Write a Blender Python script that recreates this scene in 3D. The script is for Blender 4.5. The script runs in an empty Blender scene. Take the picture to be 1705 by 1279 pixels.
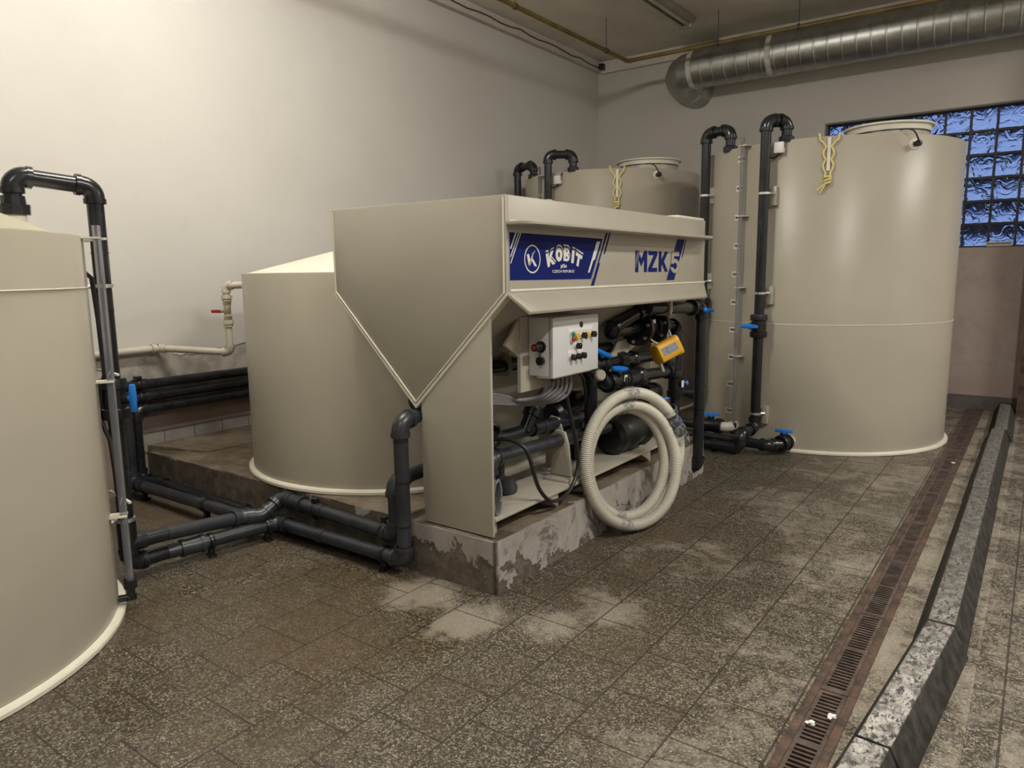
import bpy, bmesh, math, random
from mathutils import Vector, Matrix, Quaternion
random.seed(7)
S = 0.808            # measured units -> metres (a glass block is 0.20 m)
PI = math.pi
SC = bpy.context.scene
COL = SC.collection
V = Vector

# ------------------------------------------------------------------ camera
yaw, pitch, roll, FPX = math.radians(-36.1742), math.radians(8.7071), math.radians(-0.6996), 1206.94
f0 = V((math.sin(yaw), math.cos(yaw), 0)); r0 = V((math.cos(yaw), -math.sin(yaw), 0)); u0 = V((0, 0, 1))
fw = f0*math.cos(pitch) - u0*math.sin(pitch)
up = u0*math.cos(pitch) + f0*math.sin(pitch)
rt = r0*math.cos(roll) + up*math.sin(roll)
up = -r0*math.sin(roll) + up*math.cos(roll)
cam = bpy.data.cameras.new('camera'); co = bpy.data.objects.new('camera', cam); COL.objects.link(co)
cam.sensor_fit = 'HORIZONTAL'; cam.sensor_width = 36; cam.lens = FPX/1705*36; cam.clip_start = .05
m = Matrix((rt, up, -fw)).transposed().to_4x4(); m.translation = V((0, 0, 1.6))*S
co.matrix_world = m
SC.camera = co

# ------------------------------------------------------------------ exposure, world, lamps
SC.view_settings.view_transform = 'Standard'; SC.view_settings.look = 'None'
SC.view_settings.gamma = 1; SC.view_settings.use_curve_mapping = False
SC.view_settings.exposure = 0.12

def world():
    w = bpy.data.worlds.new('dusk'); SC.world = w; w.use_nodes = True
    n = w.node_tree.nodes; l = w.node_tree.links; n.clear()
    out = n.new('ShaderNodeOutputWorld'); bg = n.new('ShaderNodeBackground')
    tc = n.new('ShaderNodeTexCoord'); sx = n.new('ShaderNodeSeparateXYZ'); cr = n.new('ShaderNodeValToRGB')
    mr = n.new('ShaderNodeMapRange'); mr.inputs[1].default_value = -.6; mr.inputs[2].default_value = 1
    l.new(tc.outputs['Generated'], sx.inputs[0]); l.new(sx.outputs[2], mr.inputs[0]); l.new(mr.outputs[0], cr.inputs[0])
    e = cr.color_ramp.elements
    e[0].position = .33; e[0].color = (.008, .010, .018, 1)
    e[1].position = .46; e[1].color = (.28, .39, .72, 1)
    for q_, c_ in ((.385, (.010, .014, .026)), (.405, (.035, .06, .15)), (.43, (.15, .22, .47)), (.70, (.36, .48, .86))):
        x = e.new(q_); x.color = (*c_, 1)
    l.new(cr.outputs[0], bg.inputs[0]); bg.inputs[1].default_value = .82; l.new(bg.outputs[0], out.inputs[0])
world()

WARM = (1.0, .962, .90)
def tube_lamp(x, y, power, z=4.40, n=4, L=1.5):      # bare fluorescent tubes of the hall, shining to all sides
    for k in range(n):
        d = bpy.data.lights.new('fluorescent_tube_light', 'POINT'); d.shadow_soft_size = .09; d.energy = power/n; d.color = WARM
        o = bpy.data.objects.new('fluorescent_tube_light', d); COL.objects.link(o); o.location = V((x, y+(k+.5-n/2)*L/n, z))*S
def area(x, y, power, z=4.42, sx=.3, sy=1.6):         # shaded ceiling fixtures of the hall, shining down
    d = bpy.data.lights.new('fluorescent_fixture_light', 'AREA'); d.shape = 'RECTANGLE'; d.size = sx*S; d.size_y = sy*S
    d.energy = power; d.color = WARM
    o = bpy.data.objects.new('fluorescent_fixture_light', d); COL.objects.link(o); o.location = V((x, y, z))*S
tube_lamp(-3.2, 2.4, 140)
area(1.4, 2.5, 128)
area(-.6, -1.2, 38)
area(3.1, 7.3, 100, sx=.5)

# ------------------------------------------------------------------ node helpers
class NT:
    def __init__(s, name):
        s.m = bpy.data.materials.new(name); s.m.use_nodes = True
        s.t = s.m.node_tree; s.n = s.t.nodes; s.l = s.t.links; s.n.clear()
        s.out = s.n.new('ShaderNodeOutputMaterial'); s.b = s.n.new('ShaderNodeBsdfPrincipled')
        s.l.new(s.b.outputs[0], s.out.inputs[0])
    def N(s, t, **k):
        x = s.n.new(t)
        for a, b in k.items(): setattr(x, a, b)
        return x
    def set(s, inp, v):
        if isinstance(v, bpy.types.NodeSocket): s.l.new(v, inp)
        elif isinstance(v, (tuple, list)) and len(v) == 3 and inp.type == 'RGBA': inp.default_value = (*v, 1)
        else: inp.default_value = v
    def pos(s):                    # position in measured units
        g = s.N('ShaderNodeNewGeometry'); v = s.N('ShaderNodeVectorMath', operation='SCALE')
        s.l.new(g.outputs['Position'], v.inputs[0]); v.inputs['Scale'].default_value = 1/S
        return v.outputs[0]
    def xyz(s, p):
        x = s.N('ShaderNodeSeparateXYZ'); s.l.new(p, x.inputs[0]); return x.outputs
    def comb(s, a, b, c):
        x = s.N('ShaderNodeCombineXYZ')
        for i, v in enumerate((a, b, c)): s.set(x.inputs[i], v)
        return x.outputs[0]
    def math(s, op, a, b=0., c=0., clamp=False):
        x = s.N('ShaderNodeMath', operation=op); x.use_clamp = clamp
        for i, v in enumerate((a, b, c)): s.set(x.inputs[i], v)
        return x.outputs[0]
    def noise(s, p, scale, detail=4., rough=.55, dist=0.):
        x = s.N('ShaderNodeTexNoise'); s.l.new(p, x.inputs['Vector'])
        x.inputs['Scale'].default_value = scale; x.inputs['Detail'].default_value = detail
        x.inputs['Roughness'].default_value = rough; x.inputs['Distortion'].default_value = dist
        return x.outputs[0]
    def ramp(s, v, a, b):          # smooth 0..1 between a and b
        x = s.N('ShaderNodeMapRange', interpolation_type='SMOOTHSTEP'); s.set(x.inputs[0], v)
        x.inputs[1].default_value = a; x.inputs[2].default_value = b
        return x.outputs[0]
    def mix(s, f, a, b, mode='MIX'):
        x = s.N('ShaderNodeMix', data_type='RGBA', blend_type=mode); s.set(x.inputs[0], f)
        s.set(x.inputs[6], a); s.set(x.inputs[7], b); return x.outputs[2]
    def dist(s, p, q):
        x = s.N('ShaderNodeVectorMath', operation='DISTANCE'); s.l.new(p, x.inputs[0]); x.inputs[1].default_value = q
        return x.outputs['Value']
    def bump(s, h, d, strength=1.):
        x = s.N('ShaderNodeBump'); x.inputs['Strength'].default_value = strength; x.inputs['Distance'].default_value = d*S
        s.l.new(h, x.inputs['Height']); s.l.new(x.outputs[0], s.b.inputs['Normal'])
    def P(s, **k):
        for a, v in k.items(): s.set(s.b.inputs[a.replace('_', ' ')], v)
        return s.m

def simple(name, c, rough=.5, metal=0., var=.06, scale=6., bump=0., **k):
    t = NT(name); p = t.pos()
    n = t.noise(p, scale)
    col = t.mix(t.math('MULTIPLY', t.ramp(n, .3, .7), 1.), tuple(x*(1-var) for x in c), tuple(min(1, x*(1+var)) for x in c))
    if bump: t.bump(t.noise(p, scale*8), bump)
    return t.P(Base_Color=col, Roughness=rough, Metallic=metal, **k)

M = {}
M['pp'] = simple('beige_polypropylene', (.405, .378, .308), .34, var=.035, scale=2.5)
M['pp_tank'] = simple('beige_tank_plastic', (.385, .353, .285), .33, var=.035, scale=1.8, Specular_IOR_Level=.32)
M['pp_pale'] = simple('pale_weld_plastic', (.70, .67, .56), .45, var=.04)
M['pvc'] = simple('dark_grey_pvc', (.014, .0155, .019), .22, var=.25, scale=9)
M['pvc_floor'] = simple('dusty_grey_pvc', (.027, .030, .036), .34, var=.3, scale=7)
M['black'] = simple('black_plastic', (.008, .008, .009), .35, var=.2)
M['rubber_cable'] = simple('black_cable', (.012, .012, .012), .45)
M['cable_grey'] = simple('grey_cable', (.16, .15, .16), .5)
M['blue'] = simple('blue_plastic', (.012, .20, .70), .35, var=.08)
M['beigepipe'] = simple('beige_pipe', (.55, .51, .42), .4)
M['brass'] = simple('brass', (.50, .40, .27), .38, metal=.8, scale=30)
M['red'] = simple('red_plastic', (.35, .02, .02), .4)
M['steel'] = simple('galvanised_clip', (.75, .75, .74), .3, metal=.9)
M['white'] = simple('white_plastic', (.72, .71, .68), .4, var=.02)
M['cabinet'] = simple('light_grey_powder_coat', (.62, .62, .62), .45, var=.02)
M['decal_blue'] = simple('blue_decal', (.005, .013, .125), .6, var=.05, Specular_IOR_Level=.12)
M['decal_white'] = simple('white_decal', (.72, .70, .66), .4, var=.02)
M['yellow'] = simple('yellow_housing', (.80, .42, .03), .4, var=.06)
M['yellow_lamp'] = simple('amber_lamp', (.70, .45, .03), .3)
M['green'] = simple('green_button', (.02, .22, .06), .4)
M['orange'] = simple('orange_plastic', (.75, .22, .05), .4)
M['label'] = simple('white_label', (.78, .77, .73), .5, var=.02)
M['ink'] = simple('dark_print', (.03, .03, .04), .5)
M['inkgrey'] = simple('grey_print', (.22, .24, .30), .5, var=.3, scale=60)
M['coupling'] = simple('grey_coupling', (.06, .06, .065), .35, var=.3, scale=30)
M['rope'] = simple('yellow_rope', (.84, .73, .30), .7, var=.2, scale=160, bump=.003)
M['hose'] = simple('cream_hose', (.66, .63, .53), .35, var=.03)
M['hose_groove'] = simple('hose_groove', (.17, .155, .12), .5)
M['gaspipe'] = simple('yellow_brown_pipe', (.17, .115, .03), .45, var=.25)
M['rod'] = simple('dark_rod', (.05, .045, .04), .5)
M['lampgrey'] = simple('lamp_housing', (.34, .32, .27), .5)
M['diffuser'] = simple('lamp_diffuser', (.45, .43, .36), .3)

def tube_clear():
    t = NT('clear_tube'); p = t.pos()
    return t.P(Base_Color=(.45, .45, .49), Roughness=.15, Transmission_Weight=.75, IOR=1.2)
M['clear'] = tube_clear()
def film():
    t = NT('stretch_film'); p = t.pos()
    t.bump(t.noise(p, 60, 3, .6, 2.), .02)
    tr = t.N('ShaderNodeBsdfTransparent'); mx = t.N('ShaderNodeMixShader'); n = t.noise(p, 45, 3)
    t.l.new(t.math('MULTIPLY', t.ramp(n, .40, .65), .7), mx.inputs[0])
    t.l.new(tr.outputs[0], mx.inputs[1]); t.l.new(t.b.outputs[0], mx.inputs[2]); t.l.new(mx.outputs[0], t.out.inputs[0])
    return t.P(Base_Color=(.42, .43, .45), Roughness=.15)
M['film'] = film()

def floor_mat(name, tint, salt, tiles=True):
    t = NT(name); p = t.pos(); x = t.xyz(p)
    vo = t.N('ShaderNodeTexVoronoi'); vo.inputs['Scale'].default_value = 140; t.l.new(p, vo.inputs['Vector'])
    ve = t.N('ShaderNodeTexVoronoi', feature='DISTANCE_TO_EDGE'); ve.inputs['Scale'].default_value = 140; t.l.new(p, ve.inputs['Vector'])
    rnd = t.xyz(vo.outputs['Color'])[0]
    cr = t.N('ShaderNodeValToRGB'); t.l.new(rnd, cr.inputs[0]); e = cr.color_ramp.elements
    e[0].position = 0; e[0].color = (.032, .028, .023, 1); e[1].position = 1; e[1].color = (.36, .34, .285, 1)
    for q, c in ((.35, (.06, .052, .040)), (.6, (.135, .122, .098)), (.85, (.24, .222, .18))):
        k = e.new(q); k.color = (*c, 1)
    st = t.mix(t.ramp(ve.outputs['Distance'], .0, .10), (.045, .038, .028), cr.outputs[0])
    big = t.noise(p, .9, 5, .6); mid = t.noise(p, 3.2, 6, .62); fine = t.noise(p, 16, 4, .6)
    # brown silt on the left part of the floor
    br = t.math('MULTIPLY', t.ramp(t.math('ADD', big, t.math('MULTIPLY', mid, .5)), .62, .95), t.ramp(x[0], -.2, -2.2))
    c = t.mix(t.math('MULTIPLY', br, .62), st, (.115, .086, .053))
    c = t.mix(t.math('MULTIPLY', t.ramp(mid, .35, .7), .5), c, t.mix(1., c, (.70, .66, .62), 'MULTIPLY'))
    # salt crust: near the plinth corner and across the right part
    patch = 0.
    spots = [(-2.42, 2.50, .36), (-2.05, 2.42, .32), (-1.72, 2.62, .30), (-1.55, 2.95, .42), (-1.5, 3.7, .7), (-1.2, 4.9, 1.0), (-.9, 6.2, 1.2), (-1.0, 3.0, .5), (-1.2, 1.9, .3), (-.8, 4.2, .7)]
    amp = [1.0, 1.0, .9, .75, .6, .7, .75, .6, .5, .7]
    for (a, b, r), k in zip(spots, amp):
        d = t.math('MULTIPLY', t.ramp(t.dist(p, (a, b, 0)), r, r*.15), k)
        patch = t.math('MAXIMUM', patch, d)
    patch = t.math('MAXIMUM', patch, t.math('MULTIPLY', t.ramp(x[0], -1.9, -.7), salt))
    nn = t.math('ADD', t.math('MULTIPLY', t.noise(p, 3.0, 9, .74, .9), .75), t.math('MULTIPLY', fine, .25))
    sm = t.ramp(t.math('ADD', nn, t.math('MULTIPLY', patch, .30)), .60, .80)
    c = t.mix(t.math('MULTIPLY', sm, .66), c, (.31, .287, .25))
    h = t.math('MULTIPLY', ve.outputs['Distance'], 1.)
    if tiles:
        bk = t.N('ShaderNodeTexBrick'); bk.offset = .5; bk.offset_frequency = 2; bk.squash = 1
        t.l.new(t.comb(t.math('ADD', x[1], -2.17+.318*9), t.math('ADD', x[0], 1.2465+.311*20), 0.), bk.inputs['Vector'])
        bk.inputs['Scale'].default_value = 1; bk.inputs['Mortar Size'].default_value = .0042; bk.inputs['Mortar Smooth'].default_value = .3
        bk.inputs['Brick Width'].default_value = .318; bk.inputs['Row Height'].default_value = .311
        bk.inputs['Color1'].default_value = (.88, .88, .88, 1); bk.inputs['Color2'].default_value = (1.06, 1.04, 1.0, 1)
        bk.inputs['Bias'].default_value = 0.
        c = t.mix(.6, c, bk.outputs['Color'], 'MULTIPLY')
        gf = t.math('MULTIPLY', bk.outputs['Fac'], t.math('SUBTRACT', 1., t.math('MULTIPLY', sm, .75)))
        c = t.mix(gf, c, (.045, .035, .025))
        h = t.math('SUBTRACT', h, t.math('MULTIPLY', bk.outputs['Fac'], 1.))
    c = t.mix(1., c, tint, 'MULTIPLY')
    t.bump(h, .004, .8)
    wet = t.ramp(big, .35, .65)
    pud = t.ramp(t.math('ADD', t.math('MULTIPLY', t.ramp(t.dist(p, (-2.75, 1.85, 0)), 1.35, .25), .55), t.math('MULTIPLY', mid, .6)), .46, .66)
    rg = t.math('ADD', t.math('MULTIPLY', wet, .16), t.math('ADD', .34, t.math('MULTIPLY', sm, .3)))
    rg = t.math('SUBTRACT', rg, t.math('MULTIPLY', pud, .16))
    for lk in [x_ for x_ in t.l if x_.to_socket == t.b.inputs['Normal']]:
        t.set(lk.from_node.inputs['Strength'], t.math('SUBTRACT', .8, t.math('MULTIPLY', pud, .55)))
    c = t.mix(t.math('MULTIPLY', pud, .35), c, t.mix(1., c, (.72, .66, .58), 'MULTIPLY'))
    return t.P(Base_Color=c, Roughness=rg)
M['floor'] = floor_mat('washed_aggregate_tiles', (.93, .89, .82), .5)
M['strip'] = floor_mat('concrete_strip', (1.05, .98, .88), .7, False)

def plaster(name, upper, low, zlow, dark, left):
    t = NT(name); p = t.pos(); x = t.xyz(p)
    n1 = t.noise(p, .55, 4, .6); n2 = t.noise(p, 4.5, 6, .65); n3 = t.noise(p, 1.6, 5, .6)
    c = t.mix(t.math('MULTIPLY', t.ramp(n1, .35, .7), 1.), upper, tuple(a*b for a, b in zip(upper, (.93, .925, .92))))
    c = t.mix(t.math('MULTIPLY', t.ramp(n2, .56, .74), .22), c, tuple(a*.84 for a in upper))
    scr = t.noise(t.comb(t.math('MULTIPLY', x[0], 5.), t.math('MULTIPLY', x[1], 5.), t.math('MULTIPLY', x[2], 22.)), 1.4, 5, .7)
    c = t.mix(t.math('MULTIPLY', t.ramp(scr, .66, .74), .25), c, tuple(a*.78 for a in upper))
    zz = t.math('ADD', x[2], t.math('ADD', t.math('MULTIPLY', t.math('SUBTRACT', n3, .5), .42), t.math('MULTIPLY', t.math('SUBTRACT', n2, .5), .16)))
    if left:
        c = t.mix(t.math('MULTIPLY', t.ramp(zz, 1.75, 1.15), .25), c, (.52, .49, .44))
        peel = t.ramp(zz, 1.035, 1.02)
        c = t.mix(t.math('MULTIPLY', t.ramp(t.math('ABSOLUTE', t.math('SUBTRACT', zz, 1.03)), .012, .0), .55), c, (.20, .17, .14))
        lo = t.mix(t.ramp(n2, .4, .62), low, tuple(a*.62 for a in low))
        lo = t.mix(t.ramp(zz, .80, .60), lo, dark)
        c = t.mix(peel, c, lo)
        h = t.math('SUBTRACT', t.math('MULTIPLY', n2, .25), peel)
        t.bump(h, .006, .8)
    else:
        c = t.mix(t.ramp(zz, zlow+.15, zlow-.2), c, t.mix(t.ramp(n2, .4, .65), low, tuple(a*.86 for a in low)))
        c = t.mix(t.math('MULTIPLY', t.ramp(t.math('ADD', zz, t.math('MULTIPLY', n2, .5)), .8, .45), .45), c, dark)
        t.bump(n2, .006, .5)
    return t.P(Base_Color=c, Roughness=.75)
M['wall_left'] = plaster('peeling_white_plaster', (.64, .62, .585), (.45, .42, .37), 0, (.25, .19, .155), True)
M['wall_back'] = plaster('grey_white_plaster', (.54, .51, .465), (.44, .35, .31), 2.2, (.33, .255, .215), False)
M['wall_plain'] = simple('plain_plaster', (.55, .51, .45), .8)
M['ceiling'] = simple('yellowed_ceiling', (.66, .63, .54), .85, var=.10, scale=1.3)
M['trim'] = simple('painted_ledge', (.58, .53, .47), .7)
M['mould'] = simple('brown_mould', (.17, .135, .12), .6, var=.2)
M['skirt'] = simple('grey_skirting_tile', (.115, .10, .095), .45, var=.15, scale=12)
def walltile():
    t = NT('grey_wall_tiles'); p = t.pos(); x = t.xyz(p)
    n = t.noise(p, 5, 5)
    c = t.mix(t.ramp(n, .35, .65), (.25, .235, .215), (.33, .31, .285))
    fr = t.math('ABSOLUTE', t.math('SUBTRACT', t.math('FRACT', t.math('MULTIPLY', t.math('ADD', x[1], -2.855), 1/.247)), .5))
    c = t.mix(t.ramp(fr, .486, .492), c, (.03, .026, .022))
    return t.P(Base_Color=c, Roughness=.5)
M['walltile'] = walltile()
def concrete_mat(name, paint, base, amount):
    t = NT(name); p = t.pos(); x = t.xyz(p)
    n2 = t.noise(p, 4.2, 7, .68, .4); n3 = t.noise(p, 13, 5, .65)
    c = t.mix(t.ramp(n3, .35, .65), tuple(a*.6 for a in base), tuple(a*1.25 for a in base))
    gn = t.xyz(t.N('ShaderNodeNewGeometry').outputs['Normal'])
    zt = t.math('ADD', t.math('MULTIPLY', x[2], 1.1), t.math('MULTIPLY', t.ramp(gn[0], .4, .8), .09))
    v = t.math('ADD', t.math('ADD', n2, zt), t.math('MULTIPLY', t.ramp(x[0], -3.1, -2.4), amount))
    pm = t.ramp(v, .84, .855)
    edge = t.math('MULTIPLY', t.ramp(t.math('ABSOLUTE', t.math('SUBTRACT', v, .848)), .022, .0), .7)
    c = t.mix(pm, c, t.mix(t.ramp(n3, .4, .7), paint, tuple(a*.82 for a in paint)))
    c = t.mix(edge, c, (.055, .045, .035))
    mold = t.ramp(t.math('ADD', t.noise(p, 3.1, 8, .75, .8), t.math('MULTIPLY', n3, .25)), .66, .76)
    c = t.mix(t.math('MULTIPLY', mold, .75), c, (.050, .044, .038))
    c = t.mix(t.math('MULTIPLY', t.ramp(t.noise(p, 1.3, 5, .6), .45, .7), .35), c, (.15, .12, .085))
    crack = t.math('MULTIPLY', t.math('MULTIPLY', t.ramp(x[0], -2.125, -2.105), t.ramp(x[1], 2.745, 2.72)), t.ramp(n2, .40, .50))
    c = t.mix(t.math('MULTIPLY', crack, .85), c, (.025, .02, .016))
    h = t.math('ADD', pm, t.math('MULTIPLY', n3, .5))
    t.bump(h, .006, .8)
    return t.P(Base_Color=c, Roughness=.75)
M['plinth'] = concrete_mat('peeling_painted_concrete', (.36, .335, .305), (.13, .108, .083), .21)
def plinth_top():
    t = NT('dirty_concrete_top'); p = t.pos()
    n = t.noise(p, 5, 6, .65); n3 = t.noise(p, 30, 4)
    c = t.mix(t.ramp(n, .35, .68), (.085, .065, .043), (.19, .155, .11))
    c = t.mix(t.math('MULTIPLY', t.ramp(n3, .5, .7), .4), c, (.24, .20, .15))
    t.bump(n3, .004, .6)
    return t.P(Base_Color=c, Roughness=.6)
M['plinth_top'] = plinth_top()
def rust():
    t = NT('rusty_steel'); p = t.pos()
    n = t.noise(p, 9, 6, .65); n2 = t.noise(p, 40, 4)
    c = t.mix(t.ramp(n, .35, .65), (.040, .027, .020), (.105, .062, .042))
    c = t.mix(t.math('MULTIPLY', t.ramp(n2, .55, .75), .5), c, (.17, .115, .08))
    t.bump(n2, .003, .6)
    return t.P(Base_Color=c, Roughness=.7, Metallic=.15)
M['rust'] = rust()
M['grate'] = simple('dark_rusty_iron', (.095, .068, .055), .6, metal=.3, var=.4, scale=14)
M['pit'] = simple('drain_channel', (.012, .010, .008), .8)
def rubber():
    t = NT('dusty_rubber'); p = t.pos(); x = t.xyz(p)
    g = t.N('ShaderNodeNewGeometry'); nz = t.xyz(g.outputs['Normal'])[2]
    n = t.noise(p, 15, 7, .75); n2 = t.noise(t.comb(t.math('MULTIPLY', x[0], 1.), t.math('MULTIPLY', x[1], .45), x[2]), 62, 4, .6, .8)
    dust = t.mix(t.ramp(n, .32, .68), (.085, .080, .070), t.mix(t.ramp(x[1], 4.2, 2.2), (.21, .195, .17), (.53, .505, .455)))
    dust = t.mix(t.ramp(t.math('ADD', n2, t.math('MULTIPLY', n, .45)), .83, .72), (.06, .058, .056), dust)
    side = t.mix(t.ramp(t.noise(p, 18, 5), .3, .75), (.022, .021, .018), (.062, .058, .050))
    c = t.mix(t.ramp(nz, .75, .95), side, dust)
    t.bump(n, .004, .5)
    return t.P(Base_Color=c, Roughness=.85, Specular_IOR_Level=.2)
M['rubber'] = rubber()
def duct():
    t = NT('galvanised_duct'); p = t.pos(); n = t.noise(p, 7, 5, .6); n2 = t.noise(p, 40, 3)
    c = t.mix(t.ramp(n, .3, .7), (.34, .34, .31), (.46, .46, .43))
    t.bump(n2, .002, .3)
    return t.P(Base_Color=c, Roughness=t.math('ADD', .30, t.math('MULTIPLY', n, .15)), Metallic=.9)
M['duct'] = duct()
M['tape'] = simple('duct_tape', (.50, .47, .42), .5, var=.2, scale=14)
def glassblock():
    t = NT('wavy_glass_block'); p = t.pos(); x = t.xyz(p)
    q = t.comb(x[0], 0., x[2])
    n = t.noise(q, 7, .5, .5, 2.0)
    t.bump(n, .055, 1.)
    return t.P(Base_Color=(.80, .88, 1.), Roughness=.02, Transmission_Weight=1., IOR=1.35)
M['glass'] = glassblock()
M['mortar'] = simple('dark_window_grid', (.035, .034, .036), .6)
M['reveal'] = simple('window_reveal', (.17, .155, .145), .7)

# ------------------------------------------------------------------ mesh builder
class MB:
    def __init__(s): s.b = bmesh.new(); s.mi = 0
    def face(s, vs):
        try: f = s.b.faces.new(vs); f.material_index = s.mi; return f
        except ValueError: return None
    def box(s, a, b, mat=None):
        vs = []
        for z in (a[2], b[2]):
            for x, y in ((a[0], a[1]), (b[0], a[1]), (b[0], b[1]), (a[0], b[1])):
                q = V((x, y, z)); vs.append(s.b.verts.new(mat @ q if mat else q))
        for i in ((3, 2, 1, 0), (4, 5, 6, 7), (0, 1, 5, 4), (1, 2, 6, 5), (2, 3, 7, 6), (3, 0, 4, 7)):
            s.face([vs[k] for k in i])
        return s
    def prism(s, pts, off):        # closed polygon pts extruded by vector off
        off = V(off); a = [s.b.verts.new(V(p)) for p in pts]; b = [s.b.verts.new(V(p)+off) for p in pts]
        n = len(pts); s.face(a[::-1]); s.face(b)
        for i in range(n): s.face([a[i], a[(i+1) % n], b[(i+1) % n], b[i]])
        return s
    def sweep(s, path, rad, n=16, caps=True, closed=False, sq=None):
        path = [V(p) for p in path]; N = len(path)
        if not hasattr(rad, '__len__'): rad = [rad]*N
        rings = []; up_ = None
        for i, p in enumerate(path):
            if closed: t = (path[(i+1) % N]-path[i-1])
            else: t = path[min(i+1, N-1)]-path[max(i-1, 0)]
            if t.length < 1e-9: t = V((0, 0, 1))
            t.normalize()
            if up_ is None: up_ = t.orthogonal().normalized()
            up_ = (up_ - t*up_.dot(t))
            if up_.length < 1e-6: up_ = t.orthogonal()
            up_.normalize(); w = t.cross(up_)
            rings.append([s.b.verts.new(p+(up_*math.cos(2*PI*k/n)+w*math.sin(2*PI*k/n))*rad[i]) for k in range(n)])
        for i in range(N if closed else N-1):
            a, b = rings[i], rings[(i+1) % N]
            for k in range(n): s.face([a[k], a[(k+1) % n], b[(k+1) % n], b[k]])
        if caps and not closed: s.face(rings[0][::-1]); s.face(rings[-1])
        return s
    def cyl(s, a, b, r, r2=None, n=24): return s.sweep([a, b], [r, r if r2 is None else r2], n)
    def stack(s, a, axis, prof, n=32):   # lathe: list of (distance along axis, radius) incl. repeats
        a = V(a); axis = V(axis).normalized()
        u = axis.orthogonal().normalized(); w = axis.cross(u); rings = []
        for d, r in prof:
            rings.append([s.b.verts.new(a+axis*d+(u*math.cos(2*PI*k/n)+w*math.sin(2*PI*k/n))*max(r, 1e-5)) for k in range(n)])
        for x, y in zip(rings, rings[1:]):
            for k in range(n): s.face([x[k], x[(k+1) % n], y[(k+1) % n], y[k]])
        s.face(rings[0][::-1]); s.face(rings[-1]); return s

def finish(name, mb, mats, parent=None, smooth=True, bevel=0., origin=None, angle=35):
    b = mb.b
    bmesh.ops.recalc_face_normals(b, faces=b.faces[:])
    if bevel:
        ed = [e for e in b.edges if len(e.link_faces) == 2 and e.calc_face_angle(0) > math.radians(40)]
        bmesh.ops.bevel(b, geom=ed, offset=bevel, segments=2, profile=.5, affect='EDGES', clamp_overlap=True)
    org = V(origin) if origin is not None else (V(parent['org']) if parent is not None and 'org' in parent else V((0, 0, 0)))
    for v in b.verts: v.co = (v.co-org)*S
    if smooth:
        for f in b.faces: f.smooth = True
        for e in b.edges:
            if len(e.link_faces) == 2 and e.calc_face_angle(0) > math.radians(angle): e.smooth = False
    me = bpy.data.meshes.new(name); b.to_mesh(me); b.free()
    for x in (mats if isinstance(mats, (list, tuple)) else [mats]): me.materials.append(M[x])
    o = bpy.data.objects.new(name, me); COL.objects.link(o)
    if parent is not None: o.parent = parent
    else: o.location = org*S
    o['org'] = list(org)
    ORG.append(o)
    return o
ORG = []
def tag(o, label, cat, group=None):
    o['label'] = label; o['category'] = cat
    if group: o['group'] = group
    return o
def thing(name, org, label, cat, group=None):
    o = bpy.data.objects.new(name, None); COL.objects.link(o); o.location = V(org)*S; o['org'] = list(org); ORG.append(o)
    o.empty_display_size = .1
    return tag(o, label, cat, group)
def struct(o): o['kind'] = 'structure'; return o

def text_mesh(mb, s, M4, size, align='CENTER', offset=0., depth=.0012):
    """adds the outline of a string, laid in the local XY plane of M4, to the builder"""
    cu = bpy.data.curves.new('t', 'FONT'); cu.body = s; cu.size = size; cu.align_x = align; cu.align_y = 'CENTER'
    cu.extrude = depth/2; cu.offset = offset; cu.resolution_u = 3
    o = bpy.data.objects.new('t', cu); COL.objects.link(o)
    dg = bpy.context.evaluated_depsgraph_get(); me = o.evaluated_get(dg).to_mesh()
    vs = [mb.b.verts.new(M4 @ v.co) for v in me.vertices]
    for p in me.polygons: mb.face([vs[i] for i in p.vertices])
    o.evaluated_get(dg).to_mesh_clear(); bpy.data.objects.remove(o); bpy.data.curves.remove(cu)

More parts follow.
